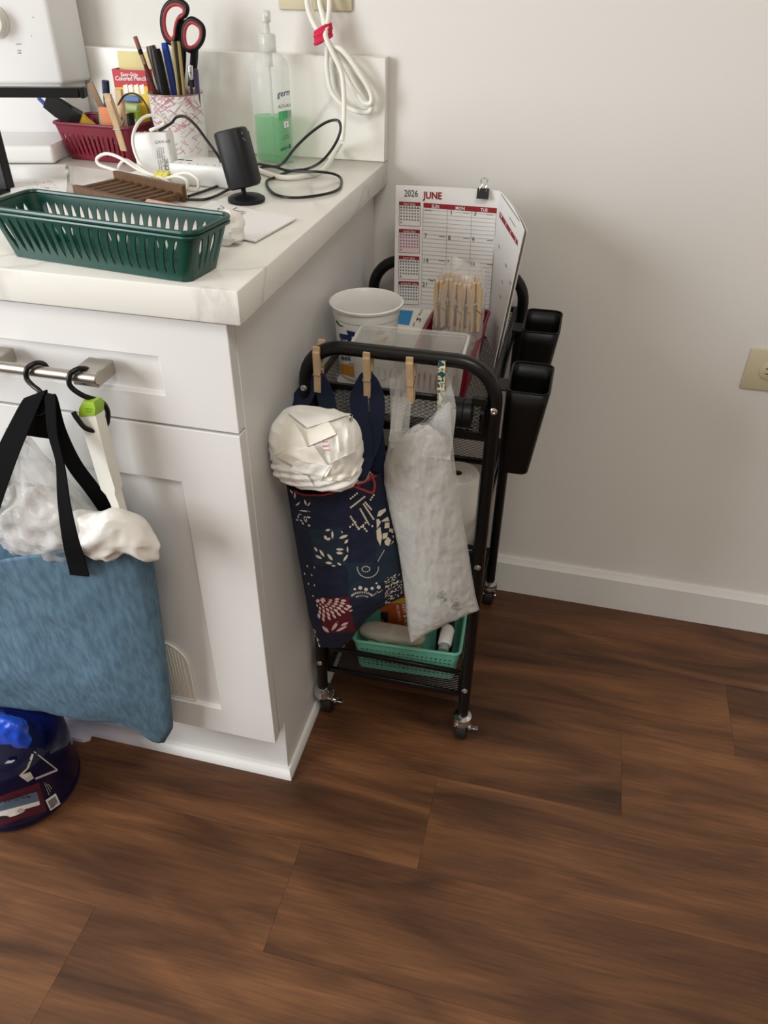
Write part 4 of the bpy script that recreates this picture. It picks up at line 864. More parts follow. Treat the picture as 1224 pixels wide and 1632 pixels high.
# maroon bin with the bag of clothespins
basket('maroon_bin', MAROON, frame(.169, .4115, TZ+.001), .038, .098, .0435, .103, .062, .008, 4, 8, 'plain', tag_=('long maroon plastic bin on the right of the top tier', 'bin'))
gp = 'clothespins inside the clear bag'; rank = ['leftmost', 'second from the left', 'middle', 'second from the right', 'rightmost']; CLP = None
for row, (yy, zz, n, x0, x1) in enumerate(((.388, .8090, 5, .1475, .2030), (.4045, .8150, 4, .155, .1985))):
    for k in range(n):
        loc = V(lerp(x0, x1, k/(n-1)), yy+.003*math.sin(k*2.3), zz+.003*math.sin(k*1.7+row)); rot = (math.radians(-2+2*math.sin(k)), math.radians(-3+k*1.8), math.radians(90+5*math.sin(k*1.3)))
        lb = '%s wooden clothespin of the %s row in the clear bag' % (rank[k] if n == 5 else ['leftmost', 'second', 'third', 'rightmost'][k], ['front', 'back'][row])
        if CLP is None:
            CLP = pin_proto(lb, (PINW, PINW), op=.0); CLP.location = loc; CLP.rotation_euler = rot; CLP['group'] = gp
        else: dup(CLP, loc, rot, lb, gp)
def bag_pt(u, v):
    a = 2*pi*u; z = lerp(.669, .836, v); tp = max(0, (v-.72)/.28); w = .0375*(1-.06*tp-.5*tp**3); d = .026*(1-.90*tp**1.4)
    c, s = math.cos(a), math.sin(a); p = V(.1755+.004*v+w*math.copysign(abs(c)**.7, c), .3955+.012*v+d*math.copysign(abs(s)**.8, s), z+.006*tp*math.sin(a*2))
    return p+V(c, s, 0)*(.0018*crumple(p, 55, 9)*(1 if v < .97 else .3))
MB().grid([[bag_pt(u/44, v/30) for u in range(44)] for v in range(31)], closed_u=True).build('clothespin_bag', FILM, origin=(.175, .395, .669), label='clear plastic bag full of clothespins standing in the maroon bin', cat='bag')
blob((.1755, .398, .700), (.030, .016, .030), .006, 50, 31, 40, 26).build('film_fold', film('grey_folded_film', (206, 202, 196), .6, .25, bump=.5, bscale=70), bpy.data.objects['clothespin_bag'])
# black bins hanging on the right side of the cart
def hbin(y, label):
    t = thing('hanging_bin', (.297, y, .59), label, 'bin', 'black bins hooked on the right side of the cart')
    m = MB(); P0 = rrect_pts(.0215, .032, .011, 6); P1 = rrect_pts(.0285, .049, .012, 6); zb_, zt2 = .588, .725
    G = []
    for k in range(7):
        v = k/6; sh_ = V(.2945+.0085*v, y, lerp(zb_, zt2, v)); G.append([sh_+V(lerp(a[0], b[0], v), lerp(a[1], b[1], v), 0) for a, b in zip(P0, P1)])
    m.grid(G, closed_u=True); m.f.append(tuple(range(len(P0)))[::-1]); m.m.append(0)
    m.build('cup', BLKPL, t, solid=.0022); MB().tube([p+V(0, 0, .001) for p in G[-1]], .0016, 6, closed=True).build('rim', BLKPL, t)
    h = MB(); h.box((.2565, y-.018, .7095), (.2765, y+.018, .7125), bev=.0006); h.box((.272, y-.018, .695), (.2748, y+.018, .7125), bev=.0006); h.build('hook', BLKPL, t)
hbin(.270, 'black hanging bin nearest the front at the right of the cart'); hbin(.482, 'black hanging bin at the back right of the cart')
# black clamp fitting by the right front post
t = thing('clamp_fitting', (.228, .2, .70), 'small black clamp fitting with a round head fixed inside the right front post', 'lamp')
a, b_ = PY(722, 657, .2005), PY(752, 660, .2005); MB().tube([a, a.lerp(b_, .06), a.lerp(b_, .55), a.lerp(b_, .57), a.lerp(b_, .62), a.lerp(b_, .64), b_], [.0175, .0195, .0195, .018, .018, .0195, .0185], 24).build('head', BLKPL, t)
MB().box(PY(752, 640, .200)+V(0, -.003, -.004), PY(777, 640, .200)+V(0, .006, .0045), bev=.001).build('arm', BLKPL, t)
m = MB(); m.box(PY(762, 690, .1985), PY(775, 640, .1985)+V(0, .008, 0), bev=.0012); m.rod(PY(768, 658, .1985), PY(768, 658, .1955), .003, 12); m.build('bracket', BLKPL, t)
m = MB(); m.rod(PY(722, 684, .199), PY(752, 688, .199), .0022, 8); m.rod(PY(722, 679, .199), PY(754, 682, .199), .0012, 8); m.build('spring_bar', BLKPL, t)

# ================================================================== MIDDLE AND BOTTOM TIERS
t = thing('bag_roll', (.197, .325, .393), 'roll of translucent plastic bags standing upright on the middle tier', 'roll')
rc = V(.2045, .322, .3935); m = MB(); prof = [(.0355, 0), (.036, .002), (.036, .125), (.0348, .127)]
for k in range(6): r_ = .0335-.0042*k; prof += [(r_, .1262), (r_-.0012, .1275), (r_-.0030, .1275)]
prof += [(.0075, .127), (.0075, .02), (0, .02)]
m.lathe(prof, Matrix.Translation(rc), 40); m.f.append(tuple(range(40))[::-1]); m.m.append(0); m.build('rolled_film', mat('milky_film', (226, 224, 218), .35, bump=.3, bscale=40), t)
MB().lathe([(.0072, .01), (.0072, .1265), (.0062, .1265), (.0062, .011), (0, .011)], Matrix.Translation(rc), 20).build('card_core', mat('brown_card', (110, 78, 52), .8), t)
BT = .1203
basket('mint_basket', MINT, frame(.1385, .366, BT, math.radians(3.5)), .089, .126, .0965, .132, .072, .010, 20, 26, 'grid', .12, .78, .55, th=.0016, rim=.0030, tag_=('mint green basket with square holes on the bottom tier', 'basket'))
t = thing('insect_carton', PY(628, 985, .32), 'orange carton with white lettering standing in the mint basket', 'carton'); P0, P1 = PY(606, 1012, .318), PY(662, 955, .318)
m = MB(); m.box((P0.x, .318, BT+.004), (P1.x, .338, P1.z), bev=.001); m.build('carton', mat('orange_card', (196, 92, 36), .5), t, smooth=0); pr = Print(m)
pr.text('ANT & RO', (640.5, 962), (1.2, 7.6), (7.5, -1.2), 0, bold=.03); pr.text('KILLING C', (631.5, 964), (1.0, 5.6), (5.6, -.9), 0, bold=.02); pr.quad([(612, 953), (654, 953), (653, 961), (611, 961)], 4, 1, 1); pr.quad([(607, 975), (619, 975), (617, 1001), (606, 1000)], 2, 2, 2); pr.build('printing', [WHITEINK, YEL, INK], t)
m = blob((.112, .272, .181), (.060, .020, .010), .004, 40, 2, 40, 18); m.build('wrapped_packet', film('crinkled_wrap', (216, 208, 196), .75, .3), label='flat packet in clear wrap lying at the front of the mint basket', cat='packet')
MB().box((.070, .256, BT+.004), (.168, .284, .170), bev=.004).build('sponge_pack', mat('yellow_green_foam', (206, 208, 96), .85, bump=.4, bscale=200), label='yellow green sponge showing through the holes of the mint basket', cat='sponge')
MB().box(PY(694, 1030, .30)-V(0, 0, .03), PY(722, 1000, .30)+V(0, .03, 0), bev=.002).build('black_box', BLKPL, label='small black box in the right front corner of the mint basket', cat='box')
t = thing('small_bottle', PY(735, 1010, .312), 'small white bottle lying at the right end of the mint basket', 'bottle'); a = V(.2120, .262, .1870)
m = MB().lathe([(.0, 0), (.011, 0), (.0125, .002), (.0125, .034), (.009, .040), (.0065, .042)], Matrix.Translation(a) @ Matrix.Rotation(-1.35, 4, 'X'), 24); m.build('bottle', WHT, t)
MB().lathe([(.0085, -.012), (.0095, -.011), (.0095, -.002), (0, -.0005)], Matrix.Translation(a) @ Matrix.Rotation(-1.35, 4, 'X'), 20).build('cap', mat('grey_cap', (150, 156, 152), .4), t)

# ================================================================== NAVY PATCHWORK BAG AND WHAT IT HOLDS
NAVY = mat('navy_cotton', (15, 26, 52), .9, bump=.35, bscale=500, bdist=.0006, sheen=.0); NAVY2 = mat('slate_navy_cotton', (24, 44, 62), .9, bump=.35, bscale=500, bdist=.0006); WINE = mat('wine_cotton', (88, 10, 34), .9, bump=.35, bscale=500, bdist=.0006); REDL = mat('red_lining', (150, 44, 46), .9)
CREAM = mat('cream_print', (226, 218, 196), .9); ROSE = mat('rose_print', (226, 196, 190), .9)
NB = thing('patchwork_bag', (.05, .14, .25), 'navy patchwork cloth bag with cream prints hung from the front cart rail', 'bag')
def crv(P, t):
    n = len(P)-1; k = min(int(t*n), n-1); f = t*n-k; a = Vector(P[k]); b_ = Vector(P[k+1]); return a.lerp(b_, f)
def pillow(L, R, y0, dF, dB, bottom=0, top=0, nu=24, nv=40, pw=.65, wr=.002, wf=35, seed=0, close_top=False, ub=None, vb=None):
    """flattened cloth bag: L,R = silhouette pixel points bottom->top on the plane y0(u); returns front and back grids"""
    F, B = [], []
    us = ub or [k/nu for k in range(nu+1)]; vs = vb or [k/nv for k in range(nv+1)]
    for t_ in vs:
        l, r = crv(L, t_), crv(R, t_); rf, rb2 = [], []
        for u in us:
            q_ = Vector((lerp(l[0], r[0], u), lerp(l[1], r[1], u))); q_.y += bottom(u)*(1-t_)**3 if bottom else 0
            if top: q_.y += top(u)*t_**3
            p = PY(q_.x, q_.y, y0(u)); s = max(0, math.sin(pi*u))**pw; e = min(1, 3.5*t_)**.5 if t_ < .3 else 1
            if close_top: e *= min(1, 3.5*(1-t_))**.5 if t_ > .72 else 1
            w = wr*nz((p.x, p.y, p.z*.6), wf, seed)+wr*.5*nz(p, wf*2.3, seed+2)
            edge = min(1, s*1.5)
            rf.append(p+V(0, -(dF(u, t_)*s*e+w*edge), 0)); rb2.append(p+V(0, dB(u, t_)*s*e, 0))
        F.append(rf); B.append(rb2)
    return F, B
Ls = [(509, 1030), (500, 1005), (492, 975), (484, 930), (476, 885), (468, 838), (457, 770)]
Rs = [(643, 951), (642, 930), (638, 900), (633, 870), (626, 840), (618, 805), (606, 752)]
F, B = pillow(Ls, Rs, lambda u: .128+.037*u, lambda u, t_: .030+.014*t_, lambda u, t_: .024, bottom=lambda u: 26*math.exp(-((u-.30)/.22)**2)-6*math.sin(pi*u), nu=72, nv=110, seed=1, wr=.003)
m = MB(); m.grid(F, 0); m.grid(B, 0)
cols = lambda t_: [0, lerp(.14, .27, t_), lerp(.46, .63, t_), lerp(.76, .90, t_), 1]
# colour the patches on the face grid itself
nu1 = 72
for i in range(110):
    t_ = (i+.5)/110; cb2 = cols(t_)
    for j in range(nu1):
        u = (j+.5)/nu1; c = max(k for k in range(4) if cb2[k] <= u); mi = 0
        p = F[i][j]; d_ = p-CAM; zc = d_.dot(FWD); py = 816-FPX*d_.dot(UPV)/zc
        if c == 1 and 843 < py < 902: mi = 1
        elif c == 1 and 953 < py < 1009: mi = 2
        elif c == 2 and 898 < py < 955: mi = 1
        elif c == 3 and 870 < py < 930: mi = 1
        m.m[i*nu1+j] = mi
bm_front = MB().grid(F); m.build('body', [NAVY, NAVY2, WINE], NB, smooth=60, solid=.0012)
MB().tube(F[-1][10:-2], .0016, 6).build('rim_binding', REDL, NB)
pr = Print(bm_front); random.seed(21)
def arcleaves(cx, cy, r, a0, a1, n, L, w, m=0):
    for k in range(n): a = lerp(a0, a1, k/(n-1)); pr.leaf(cx+r*math.cos(a), cy+r*math.sin(a), L, w, a+pi/2+.3, m)
g = lambda x, y: (440+x/5.56, 760+y/5.56)        # crop coordinates to picture coordinates
for x, y, L, w, a in ((460, 468, 45, 22, -.2), (500, 510, 75, 20, 1.5), (440, 535, 50, 26, 1.0), (468, 548, 40, 22, -.6), (583, 485, 28, 10, 1.1), (597, 528, 85, 26, -.35), (622, 570, 50, 24, -.9), (632, 640, 62, 16, 1.5), (616, 715, 75, 20, -1.0), (565, 640, 70, 22, 0), (562, 672, 62, 26, .1), (478, 708, 78, 26, .9), (408, 675, 78, 22, 1.0), (355, 640, 50, 18, 1.0), (380, 708, 66, 22, .5), (468, 760, 62, 24, .15), (510, 785, 40, 14, .1), (560, 770, 45, 16, .5)):
    pr.leaf(*g(x, y), L/5.56, w/5.56, a)
for r, n, L, w, o_ in ((105, 5, 26, 14, 0), (150, 7, 36, 17, .5), (200, 8, 44, 20, 0), (252, 9, 50, 22, .5), (305, 9, 50, 20, 0)):      # fan of petals on the wine patch
    for k in range(n):
        a = lerp(.02, 1.42, (k+o_)/n); x, y = 318+r*math.cos(a)*1.12, 1078+r*math.sin(a)*.62
        if 362 < x < 650 and 1080 < y < 1262: pr.leaf(*g(x, y), L/5.56, w/5.56, math.atan2(math.sin(a)*.8, math.cos(a)), 1)
pr.dot(*g(415, 1088), 4, 1); pr.dot(*g(372, 1096), 3.2, 1)
for x, y, L, w, a in ((440, 1348, 85, 30, .75), (522, 1318, 105, 30, -.95), (580, 1342, 110, 24, -.45), (606, 1302, 75, 24, -.4), (652, 1152, 45, 18, -.5), (662, 1182, 36, 16, -.3)): pr.leaf(*g(x, y), L/5.56, w/5.56, a, 1)
for a0, b0, a1, b1, n in ((662, 268, 780, 175, 9), (745, 285, 820, 420, 9), (775, 240, 860, 370, 9), (790, 225, 840, 285, 5), (660, 350, 730, 460, 7), (655, 440, 700, 400, 3), (735, 455, 770, 425, 3), (770, 440, 800, 478, 3), (660, 190, 715, 145, 4), (835, 200, 862, 160, 3), (850, 435, 790, 405, 3)):
    for k in range(n): x, y = g(lerp(a0, a1, k/(n-1)), lerp(b0, b1, k/(n-1))); pr.dot(x, y, 1.75)
for k in range(34):      # dotted spiral
    a = 2.9-k*.22; r = 96-k*.2 if k < 22 else 34; x, y = (812+98*math.cos(pi-k*.15)*.95, 800+90*math.sin(k*.15)) if k < 22 else (795+34*math.cos(k*.55), 815+24*math.sin(k*.55))
    pr.dot(*g(x, y), 1.0)
for k in range(10): pr.dot(*g(lerp(900, 955, k/9), lerp(745, 650, k/9)), .9)
for x, y, r in ((745, 980, 3.6), (795, 995, 3.4), (850, 985, 3.0), (908, 975, 3.4), (697, 992, 2.2), (888, 940, 1.8)): pr.leaf(*g(x, y), r*2, r*1.8, -.2)
for k in range(16): a = lerp(2.9, .25, k/15); pr.leaf(*g(760+92*math.cos(a), 1062-42*math.sin(a)), 4.2, 1.2, -a)
for k in range(9): a = lerp(2.7, .4, k/8); pr.leaf(*g(760+55*math.cos(a), 1070-20*math.sin(a)), 3.2, 1.1, -a)
for k in range(8): pr.dot(*g(lerp(845, 935, k/7), 1050-50*k/7+random.uniform(-12, 12)), 1.0)
for x, y, L, w, a in ((140, 130, 50, 14, 1.0), (170, 165, 60, 16, 1.6), (135, 195, 60, 22, .5), (195, 240, 55, 14, 2.4), (260, 125, 36, 12, .7), (288, 150, 40, 12, 1.8), (262, 225, 55, 16, 1.3), (292, 240, 46, 14, 2.2), (255, 300, 100, 14, .1), (262, 372, 60, 26, 1.2), (290, 355, 40, 14, .2), (200, 350, 36, 12, 1.5), (225, 385, 30, 12, .6), (240, 410, 30, 12, .9), (190, 380, 26, 12, .4), (295, 428, 26, 18, .5), (215, 330, 30, 10, .2)): pr.leaf(*g(x, y), L/5.56, w/5.56, a)
for x, y in ((280, 788), (342, 800), (256, 855), (318, 868), (290, 945), (343, 958), (330, 1052)): pr.leaf(*g(x, y), 4, 2, 1.2)
pr.quad([g(278, 1012), g(350, 1008), g(350, 1026), g(280, 1030)], 2, 1, 0)
# crackle patch at the right edge
cells = [[(905, 300), (965, 275), (968, 300), (920, 345), (890, 350)], [(975, 270), (1000, 290), (1000, 330), (975, 335)], [(885, 375), (905, 370), (925, 400), (890, 460)], [(925, 390), (985, 350), (1000, 390), (945, 395)], [(960, 405), (1000, 400), (1000, 450), (955, 455)], [(885, 470), (920, 440), (935, 530), (920, 610), (890, 545)], [(1000, 455), (1030, 460), (1035, 500), (995, 480)], [(940, 500), (985, 490), (980, 540), (940, 550)], [(955, 570), (990, 530), (1015, 560), (995, 610), (965, 600)], [(1020, 515), (1040, 520), (1035, 545)], [(1010, 600), (1035, 560), (1038, 575)]]
for c in cells: pr.poly([g(*p) for p in c], 0, .0012)
for k in range(110):
    x, y = random.uniform(965, 1120), random.uniform(860, 1170)
    if y < 1255-(x-880)*.55 and y > 840+(1060-x)*.45: pr.leaf(*g(x, y), random.uniform(1.5, 6), random.uniform(.8, 1.7), random.uniform(.7, 1.9)+1.2)
for k in range(46):      # prints along the bottom hem
    s = k/45; x, y = lerp(690, 935, s), lerp(1445, 1225, s)+random.uniform(-8, 34)*(.4+math.sin(pi*s)); pr.leaf(*g(x, y), random.uniform(2, 8), random.uniform(1.2, 2.6), random.uniform(-.9, 0))
for k in range(26): s = k/25; pr.leaf(*g(lerp(325, 400, s)+random.uniform(-10, 18), lerp(1350, 1545, s)), random.uniform(2, 5), random.uniform(1, 2), random.uniform(.6, 1.5))
pr.mb.build('print', [CREAM, ROSE], NB, smooth=0, kind='stuff', label='cream and rose leaf, dot and crackle prints')
# straps from the clothespins down into the bag
def strap(P, w0, th=.0022, mt=NAVY, name='strap', parent=None, n=6, wx=(1, 0, 0), wv=None):
    path = smooth_path([p for p in P], n); G = []
    for i, p in enumerate(path):
        f = i/(len(path)-1); w = (w0(f) if callable(w0) else w0)/2; d = Vector(wv(f)) if wv else Vector(wx); d.normalize(); G.append([p-d*w, p+d*w*0, p+d*w])
    return MB().sheet(G, th).build(name, mt, parent, smooth=50)
def spx(pts): return [PY(a, b, y) for a, b, y in pts]
strap(spx([(502, 594, .2075), (493, 610, .2065), (480, 634, .2035), (466, 660, .184), (458, 700, .15)]), lambda f: lerp(.016, .046, min(1, f*2)), parent=NB, wv=lambda f: (1, 0, .5-.2*f))
strap(spx([(506, 594, .2090), (513, 608, .2085), (519, 632, .206), (524, 660, .195), (526, 700, .18)]), lambda f: lerp(.014, .026, min(1, f*2)), parent=NB)
strap(spx([(582, 594, .2075), (577, 608, .2070), (572, 632, .2045), (574, 662, .190), (580, 700, .174), (579, 735, .160), (566, 766, .125)]), lambda f: lerp(.012, .026, min(1, f*3)), parent=NB, wv=lambda f: (1, 0, .2))
strap(spx([(586, 594, .2090), (594, 608, .2085), (600, 632, .205), (601, 662, .190), (596, 700, .178), (585, 735, .160), (573, 764, .120)]), lambda f: lerp(.010, .022, min(1, f*3)) if f < .8 else .018, parent=NB, wv=lambda f: (1, 0, .25))
strap(spx([(598, 680, .190), (602, 715, .186), (604, 755, .180), (604, 795, .172)]), .022, parent=NB)
m = MB().sheet([[PY(568, 772, .120), PY(585, 768, .14), PY(597, 785, .15)], [PY(575, 757, .13), PY(586, 748, .15), PY(594, 756, .16)]], .001); m.build('lining', mat('rose_lining', (196, 160, 150), .9), NB); MB().tube(smooth_path(spx([(566, 776, .110), (580, 781, .112), (594, 785, .118), (597, 770, .13), (590, 755, .145)]), 5), .0016, 6).build('lining_edge', REDL, NB)
# folded white paper bundle sitting in the bag mouth
t = thing('paper_bundle', (.02, .11, .55), 'bundle of folded white paper sheets sitting in the mouth of the navy bag', 'paper'); PAP = mat('cream_paper', (240, 236, 224), .85); PAP2 = mat('white_folded_paper', (240, 239, 232), .85)
bcn = PY(504, 716, .100)
def bsq(p):
    lay = .0022*math.sin((p.z-.25*p.x)*520+6*nz(p, 18, 4)) if p.z < .012 else 0; n = V(p.x, p.y, 0); return p+(n.normalized()*lay if n.length > 1e-6 else V(0, 0, 0))
bun = blob(bcn, (.0580, .033, .0515), .004, 26, 6, 84, 70, .56, squash=bsq); bun.build('core', PAP2, t, smooth=60)
bt = Print(bun)
def flap(c, lift, m, name='sheet_fold', curl=0, n=9, ridges=0, th=.0009):
    G = []
    for i in range(n):
        row = []
        for j in range(n):
            a = Vector(c[0]).lerp(Vector(c[1]), j/(n-1)); b_ = Vector(c[3]).lerp(Vector(c[2]), j/(n-1)); q_ = a.lerp(b_, i/(n-1))
            h = bt.hit(q_.x, q_.y, 0) or PY(q_.x, q_.y, bcn.y-.002)
            s, v = j/(n-1), i/(n-1); l = lift(s, v) if callable(lift) else lift
            if ridges: l += .0022*math.sin(s*ridges*2*pi+v*1.5)
            d = (CAM-h).normalized(); row.append(h+d*(.0006+l*.8))
        G.append(row)
    MB().sheet(G, th).build(name, m, t, smooth=60)
flap([(459, 660), (480, 690), (492, 716), (436, 726)], lambda s, v: .003+.007*s*(1-v*.4), PAP)
flap([(437, 724), (486, 708), (522, 742), (468, 734)], lambda s, v: .004+.004*math.sin(pi*s), PAP)
flap([(440, 727), (500, 710), (524, 745), (486, 752)], lambda s, v: .003+.005*(1-v), PAP)
flap([(474, 690), (519, 664), (536, 692), (490, 712)], lambda s, v: .001+.006*v*(.4+.6*s), PAP)
flap([(458, 658), (486, 650), (560, 660), (490, 682)], lambda s, v: .002+.004*v, PAP2, ridges=1.5)
flap([(524, 705), (562, 662), (567, 720), (527, 738)], lambda s, v: .003+.003*s, PAP2, ridges=3)
flap([(527, 737), (566, 718), (573, 742), (536, 752)], lambda s, v: .002+.004*(1-v), PAP2, ridges=2.5)
flap([(470, 735), (530, 742), (520, 760), (462, 752)], lambda s, v: .003+.003*(1-v), PAP2, ridges=2)
flap([(525, 741), (574, 741), (558, 766), (510, 766)], lambda s, v: .002+.003*(1-v), PAP, ridges=3)
flap([(440, 745), (490, 758), (500, 775), (452, 765)], lambda s, v: .001+.002*(1-v), PAP2, ridges=2)
for k in range(5): flap([(513+k*.6, 704+k*3.2), (522+k*.7, 703+k*3.4), (523+k*.7, 704.6+k*3.4), (514+k*.6, 705.8+k*3.2)], .0075, [mat('pink_paper', (208, 128, 140), .85), PAP2][k % 2], 'pink_edge', n=3, th=.0005)

# ================================================================== CLEAR BAG ON THE RAIL
t = thing('clear_bag', (.19, .15, .3), 'clear plastic bag stuffed with white bags hung from the front cart rail', 'bag')
Lc_ = [(655, 1024), (650, 1000), (643, 930), (634, 870), (622, 815), (612, 770), (612, 740), (620, 705), (624, 690)]
Rc_ = [(764, 972), (758, 950), (752, 915), (746, 875), (738, 830), (730, 780), (724, 730), (720, 690), (717, 640)]
Yc = lambda u: .158-.012*u
F, B = pillow(Lc_, Rc_, Yc, lambda u, t_: .036-.024*max(0, t_-.5)/.5, lambda u, t_: .026-.02*max(0, t_-.5)/.5, bottom=lambda u: -5*math.sin(pi*u), top=lambda u: 14*math.sin(pi*u)**2-30*u*0, nu=36, nv=60, wr=.0035, wf=42, seed=3)
for i, row in enumerate(F):
    for j, p in enumerate(row):
        if 0 < j < len(row)-1: p.y -= .0030*crumple(p, 48, 12)
m = MB(); m.grid(F); m.grid(B); m.build('film', FILM, t, smooth=80); cb_front = MB().grid(F)
strap(spx([(650, 590, .2075), (645, 608, .2070), (641, 640, .202), (638, 675, .180), (634, 705, .158)]), lambda f: lerp(.014, .026, min(1, f*2)), th=.0004, mt=FILM, parent=t, name='handle_loop')
strap(spx([(628, 604, .2085), (630, 640, .205), (630, 680, .180), (628, 715, .160)]), .014, th=.0004, mt=FILM, parent=t, name='handle_loop')
strap(spx([(706, 590, .2075), (710, 615, .2060), (712, 650, .186), (704, 690, .160), (694, 730, .135)]), lambda f: lerp(.010, .040, f), th=.0004, mt=FILM, parent=t, name='handle_loop')
strap(spx([(712, 628, .2050), (690, 655, .178), (664, 682, .155), (640, 700, .150)]), lambda f: lerp(.010, .022, f), th=.0004, mt=FILM, parent=t, name='handle_loop', wv=lambda f: (.5, 0, .8))
strap(spx([(652, 592, .2090), (656, 612, .2080), (640, 650, .198), (634, 690, .162)]), .010, th=.0004, mt=FILM, parent=t, name='handle_loop')
pr = Print(cb_front)
for x0, y0, n in ((704, 950, 30), (728, 962, 34)):
    for k in range(n): a = random.uniform(0, 6.28); r = random.uniform(0, 9); x, y = x0+r*math.cos(a), y0+r*math.sin(a)*1.2; pr.line((x, y), (x+random.uniform(-5, 5), y+random.uniform(-6, 6)), .55, 0, 1)
pr.text('29', (707, 957), (5, 1), (-.5, -6), 1); pr.build('stamped_print', [mat('faded_grey_ink', (120, 116, 112), .7), INK], t)
Li = [(657, 1018), (651, 985), (644, 928), (636, 868), (625, 815), (616, 768), (618, 735), (632, 706)]
Ri = [(761, 970), (755, 948), (749, 912), (742, 872), (733, 828), (725, 780), (718, 735), (708, 694)]
F, B = pillow(Li, Ri, Yc, lambda u, t_: .027-.010*t_, lambda u, t_: .018-.006*t_, bottom=lambda u: -3*math.sin(pi*u), top=lambda u: -26*math.sin(pi*u), nu=60, nv=90, wr=.003, wf=30, seed=6, close_top=True)
for row in F:
    for j, p in enumerate(row):
        if 0 < j < len(row)-1: p.y -= .0038*crumple(V(p.x, p.y, p.z*.5), 44, 2)+.0040*crumple(V(p.x, p.y, p.z*.7), 100, 8)
m = MB(); m.grid(F); m.grid(B); m.build('stuffed_bags', film('milky_white_film', (214, 211, 204), .42, .2, bump=.9, bscale=70, gloss=.3), label='crumpled white plastic bags stuffed inside the hanging clear bag', cat='bag', smooth=80)

# ================================================================== LEFT SIDE: HOOKS, TOTE, TOOL
def hook(pts, label): MB().tube(smooth_path(pts, 8), .0031, 10).build('s_hook', BLKMET, label=label, cat='hook', group='black hooks on the drawer handle')
hy = -.026
hook([V(-.2445, -.0150, .798), V(-.2460, -.0160, .809), V(-.2490, -.026, .8148), V(-.2555, -.0355, .811), V(-.2570, -.038, .800), V(-.2500, -.040, .793), V(-.2400, -.043, .788), V(-.2360, -.044, .776), V(-.2400, -.045, .764), V(-.2500, -.0455, .760), V(-.2580, -.046, .768)], 'black hook on the drawer handle carrying the blue tote bag')
hook([V(-.1890, -.0150, .798), V(-.1895, -.0160, .809), V(-.1930, -.026, .8148), V(-.2000, -.0355, .811), V(-.2010, -.0385, .798), V(-.1900, -.035, .7855), V(-.1765, -.0235, .7735), V(-.1730, -.0205, .762), V(-.1755, -.0195, .749), V(-.1790, -.0220, .7405), V(-.1840, -.036, .741), V(-.1905, -.0445, .748), V(-.1970, -.046, .760), V(-.2010, -.045, .768)], 'black hook on the drawer handle carrying the white tool')
t = thing('hand_tool', (-.182, -.03, .6), 'white long handled tool with a green top hung from the right hook', 'tool')
def toolrow(px0, px1, py, y, d):
    a, b_ = PY(px0, py, y), PY(px1, py, y); return [V(a.x, y+d, a.z), V(a.x+.003, y-d, a.z), V(b_.x-.003, y-d, b_.z), V(b_.x, y+d, b_.z)]
R_ = [(127, 160, 659, -.033, .006), (131, 164, 672, -.033, .007), (141, 172, 705, -.032, .007), (152, 181, 742, -.030, .007), (162, 191, 775, -.029, .007), (169, 190, 784, -.029, .006), (176, 195, 800, -.028, .005), (190, 206, 840, -.027, .005)]
G = [toolrow(*r) for r in R_]; m = MB(); m.grid(G, closed_u=True); m.f += [(0, 1, 2, 3), tuple(len(m.v)-4+k for k in (3, 2, 1, 0))]; m.m += [0, 0]; m.build('handle', mat('ivory_plastic_handle', (234, 234, 224), .4), t, smooth=30)
R_ = [(132, 157, 637, -.033, .006), (128, 161, 646, -.033, .0075), (127, 160, 658.5, -.033, .0072)]
G = [toolrow(*r) for r in R_]; m = MB(); m.grid(G, closed_u=True); m.f += [(0, 1, 2, 3), (8, 9, 10, 11)[::-1]]; m.m += [0, 0]; gm = m; m.build('green_top', LIME, t, smooth=30); pr = Print(m)
pr.line((136, 651), (147, 652), 1.2, 0, 1); pr.line((137, 655), (146, 656), 1.2, 0, 1); pr.build('ridges', [mat('dark_lime', (100, 140, 30), .5)], t)

TB = mat('heather_blue_cloth', (80, 110, 132), .9, var=0, col2=(100, 134, 156), vscale=16, stretch=(9, 9, 2.2), bump=.5, bscale=260, bdist=.0012, detail=6)
t = thing('blue_tote', (-.3, -.05, .2), 'large heather blue cloth tote bag with black straps hung on the drawer handle', 'bag')
Lt = [(-150, 1100), (-155, 1040), (-150, 980), (-140, 940), (-130, 905)]
Rt = [(262, 1166), (276, 1148), (272, 1105), (267, 1060), (260, 1010), (254, 965), (247, 915), (242, 875), (237, 848)]
Yt = lambda u: -.028-.012*(1-u)
F, B = pillow(Lt, Rt, Yt, lambda u, t_: .030+.022*t_, lambda u, t_: .022, bottom=lambda u: -10*math.sin(pi*u)+14*math.exp(-((u-.97)/.06)**2)+6, top=lambda u: -24*math.sin(pi*u)**.8, nu=44, nv=44, pw=.55, wr=.006, wf=13, seed=8)
m = MB(); m.grid(F); m.grid(B); m.build('body', TB, t, smooth=70, solid=.0014)
tote = MB().grid(F)
def shift(p, d): return p+(CAM-p).normalized()*d
tp = Print(tote)
def on_tote(x, y, o=.0025): h = tp.hit(x, y, .0); return shift(h, o) if h else PY(x, y, -.08)
apex = V(-.2455, -.0460, .7665)
strap([apex, PY(72, 622, -.052)+V(.004, 0, -.004), PY(84, 690, -.066), PY(96, 740, -.082), PY(102, 800, -.102), PY(112, 858, -.108), on_tote(120, 888, .013), on_tote(127, 917, .009)], lambda f: lerp(.024, .013, f/.42) if f < .42 else lerp(.013, .030, min(1, (f-.42)/.4)), th=.0018, mt=BLKWEB, parent=t, name='strap', wv=lambda f: (1, -.35+.3*f, .15))
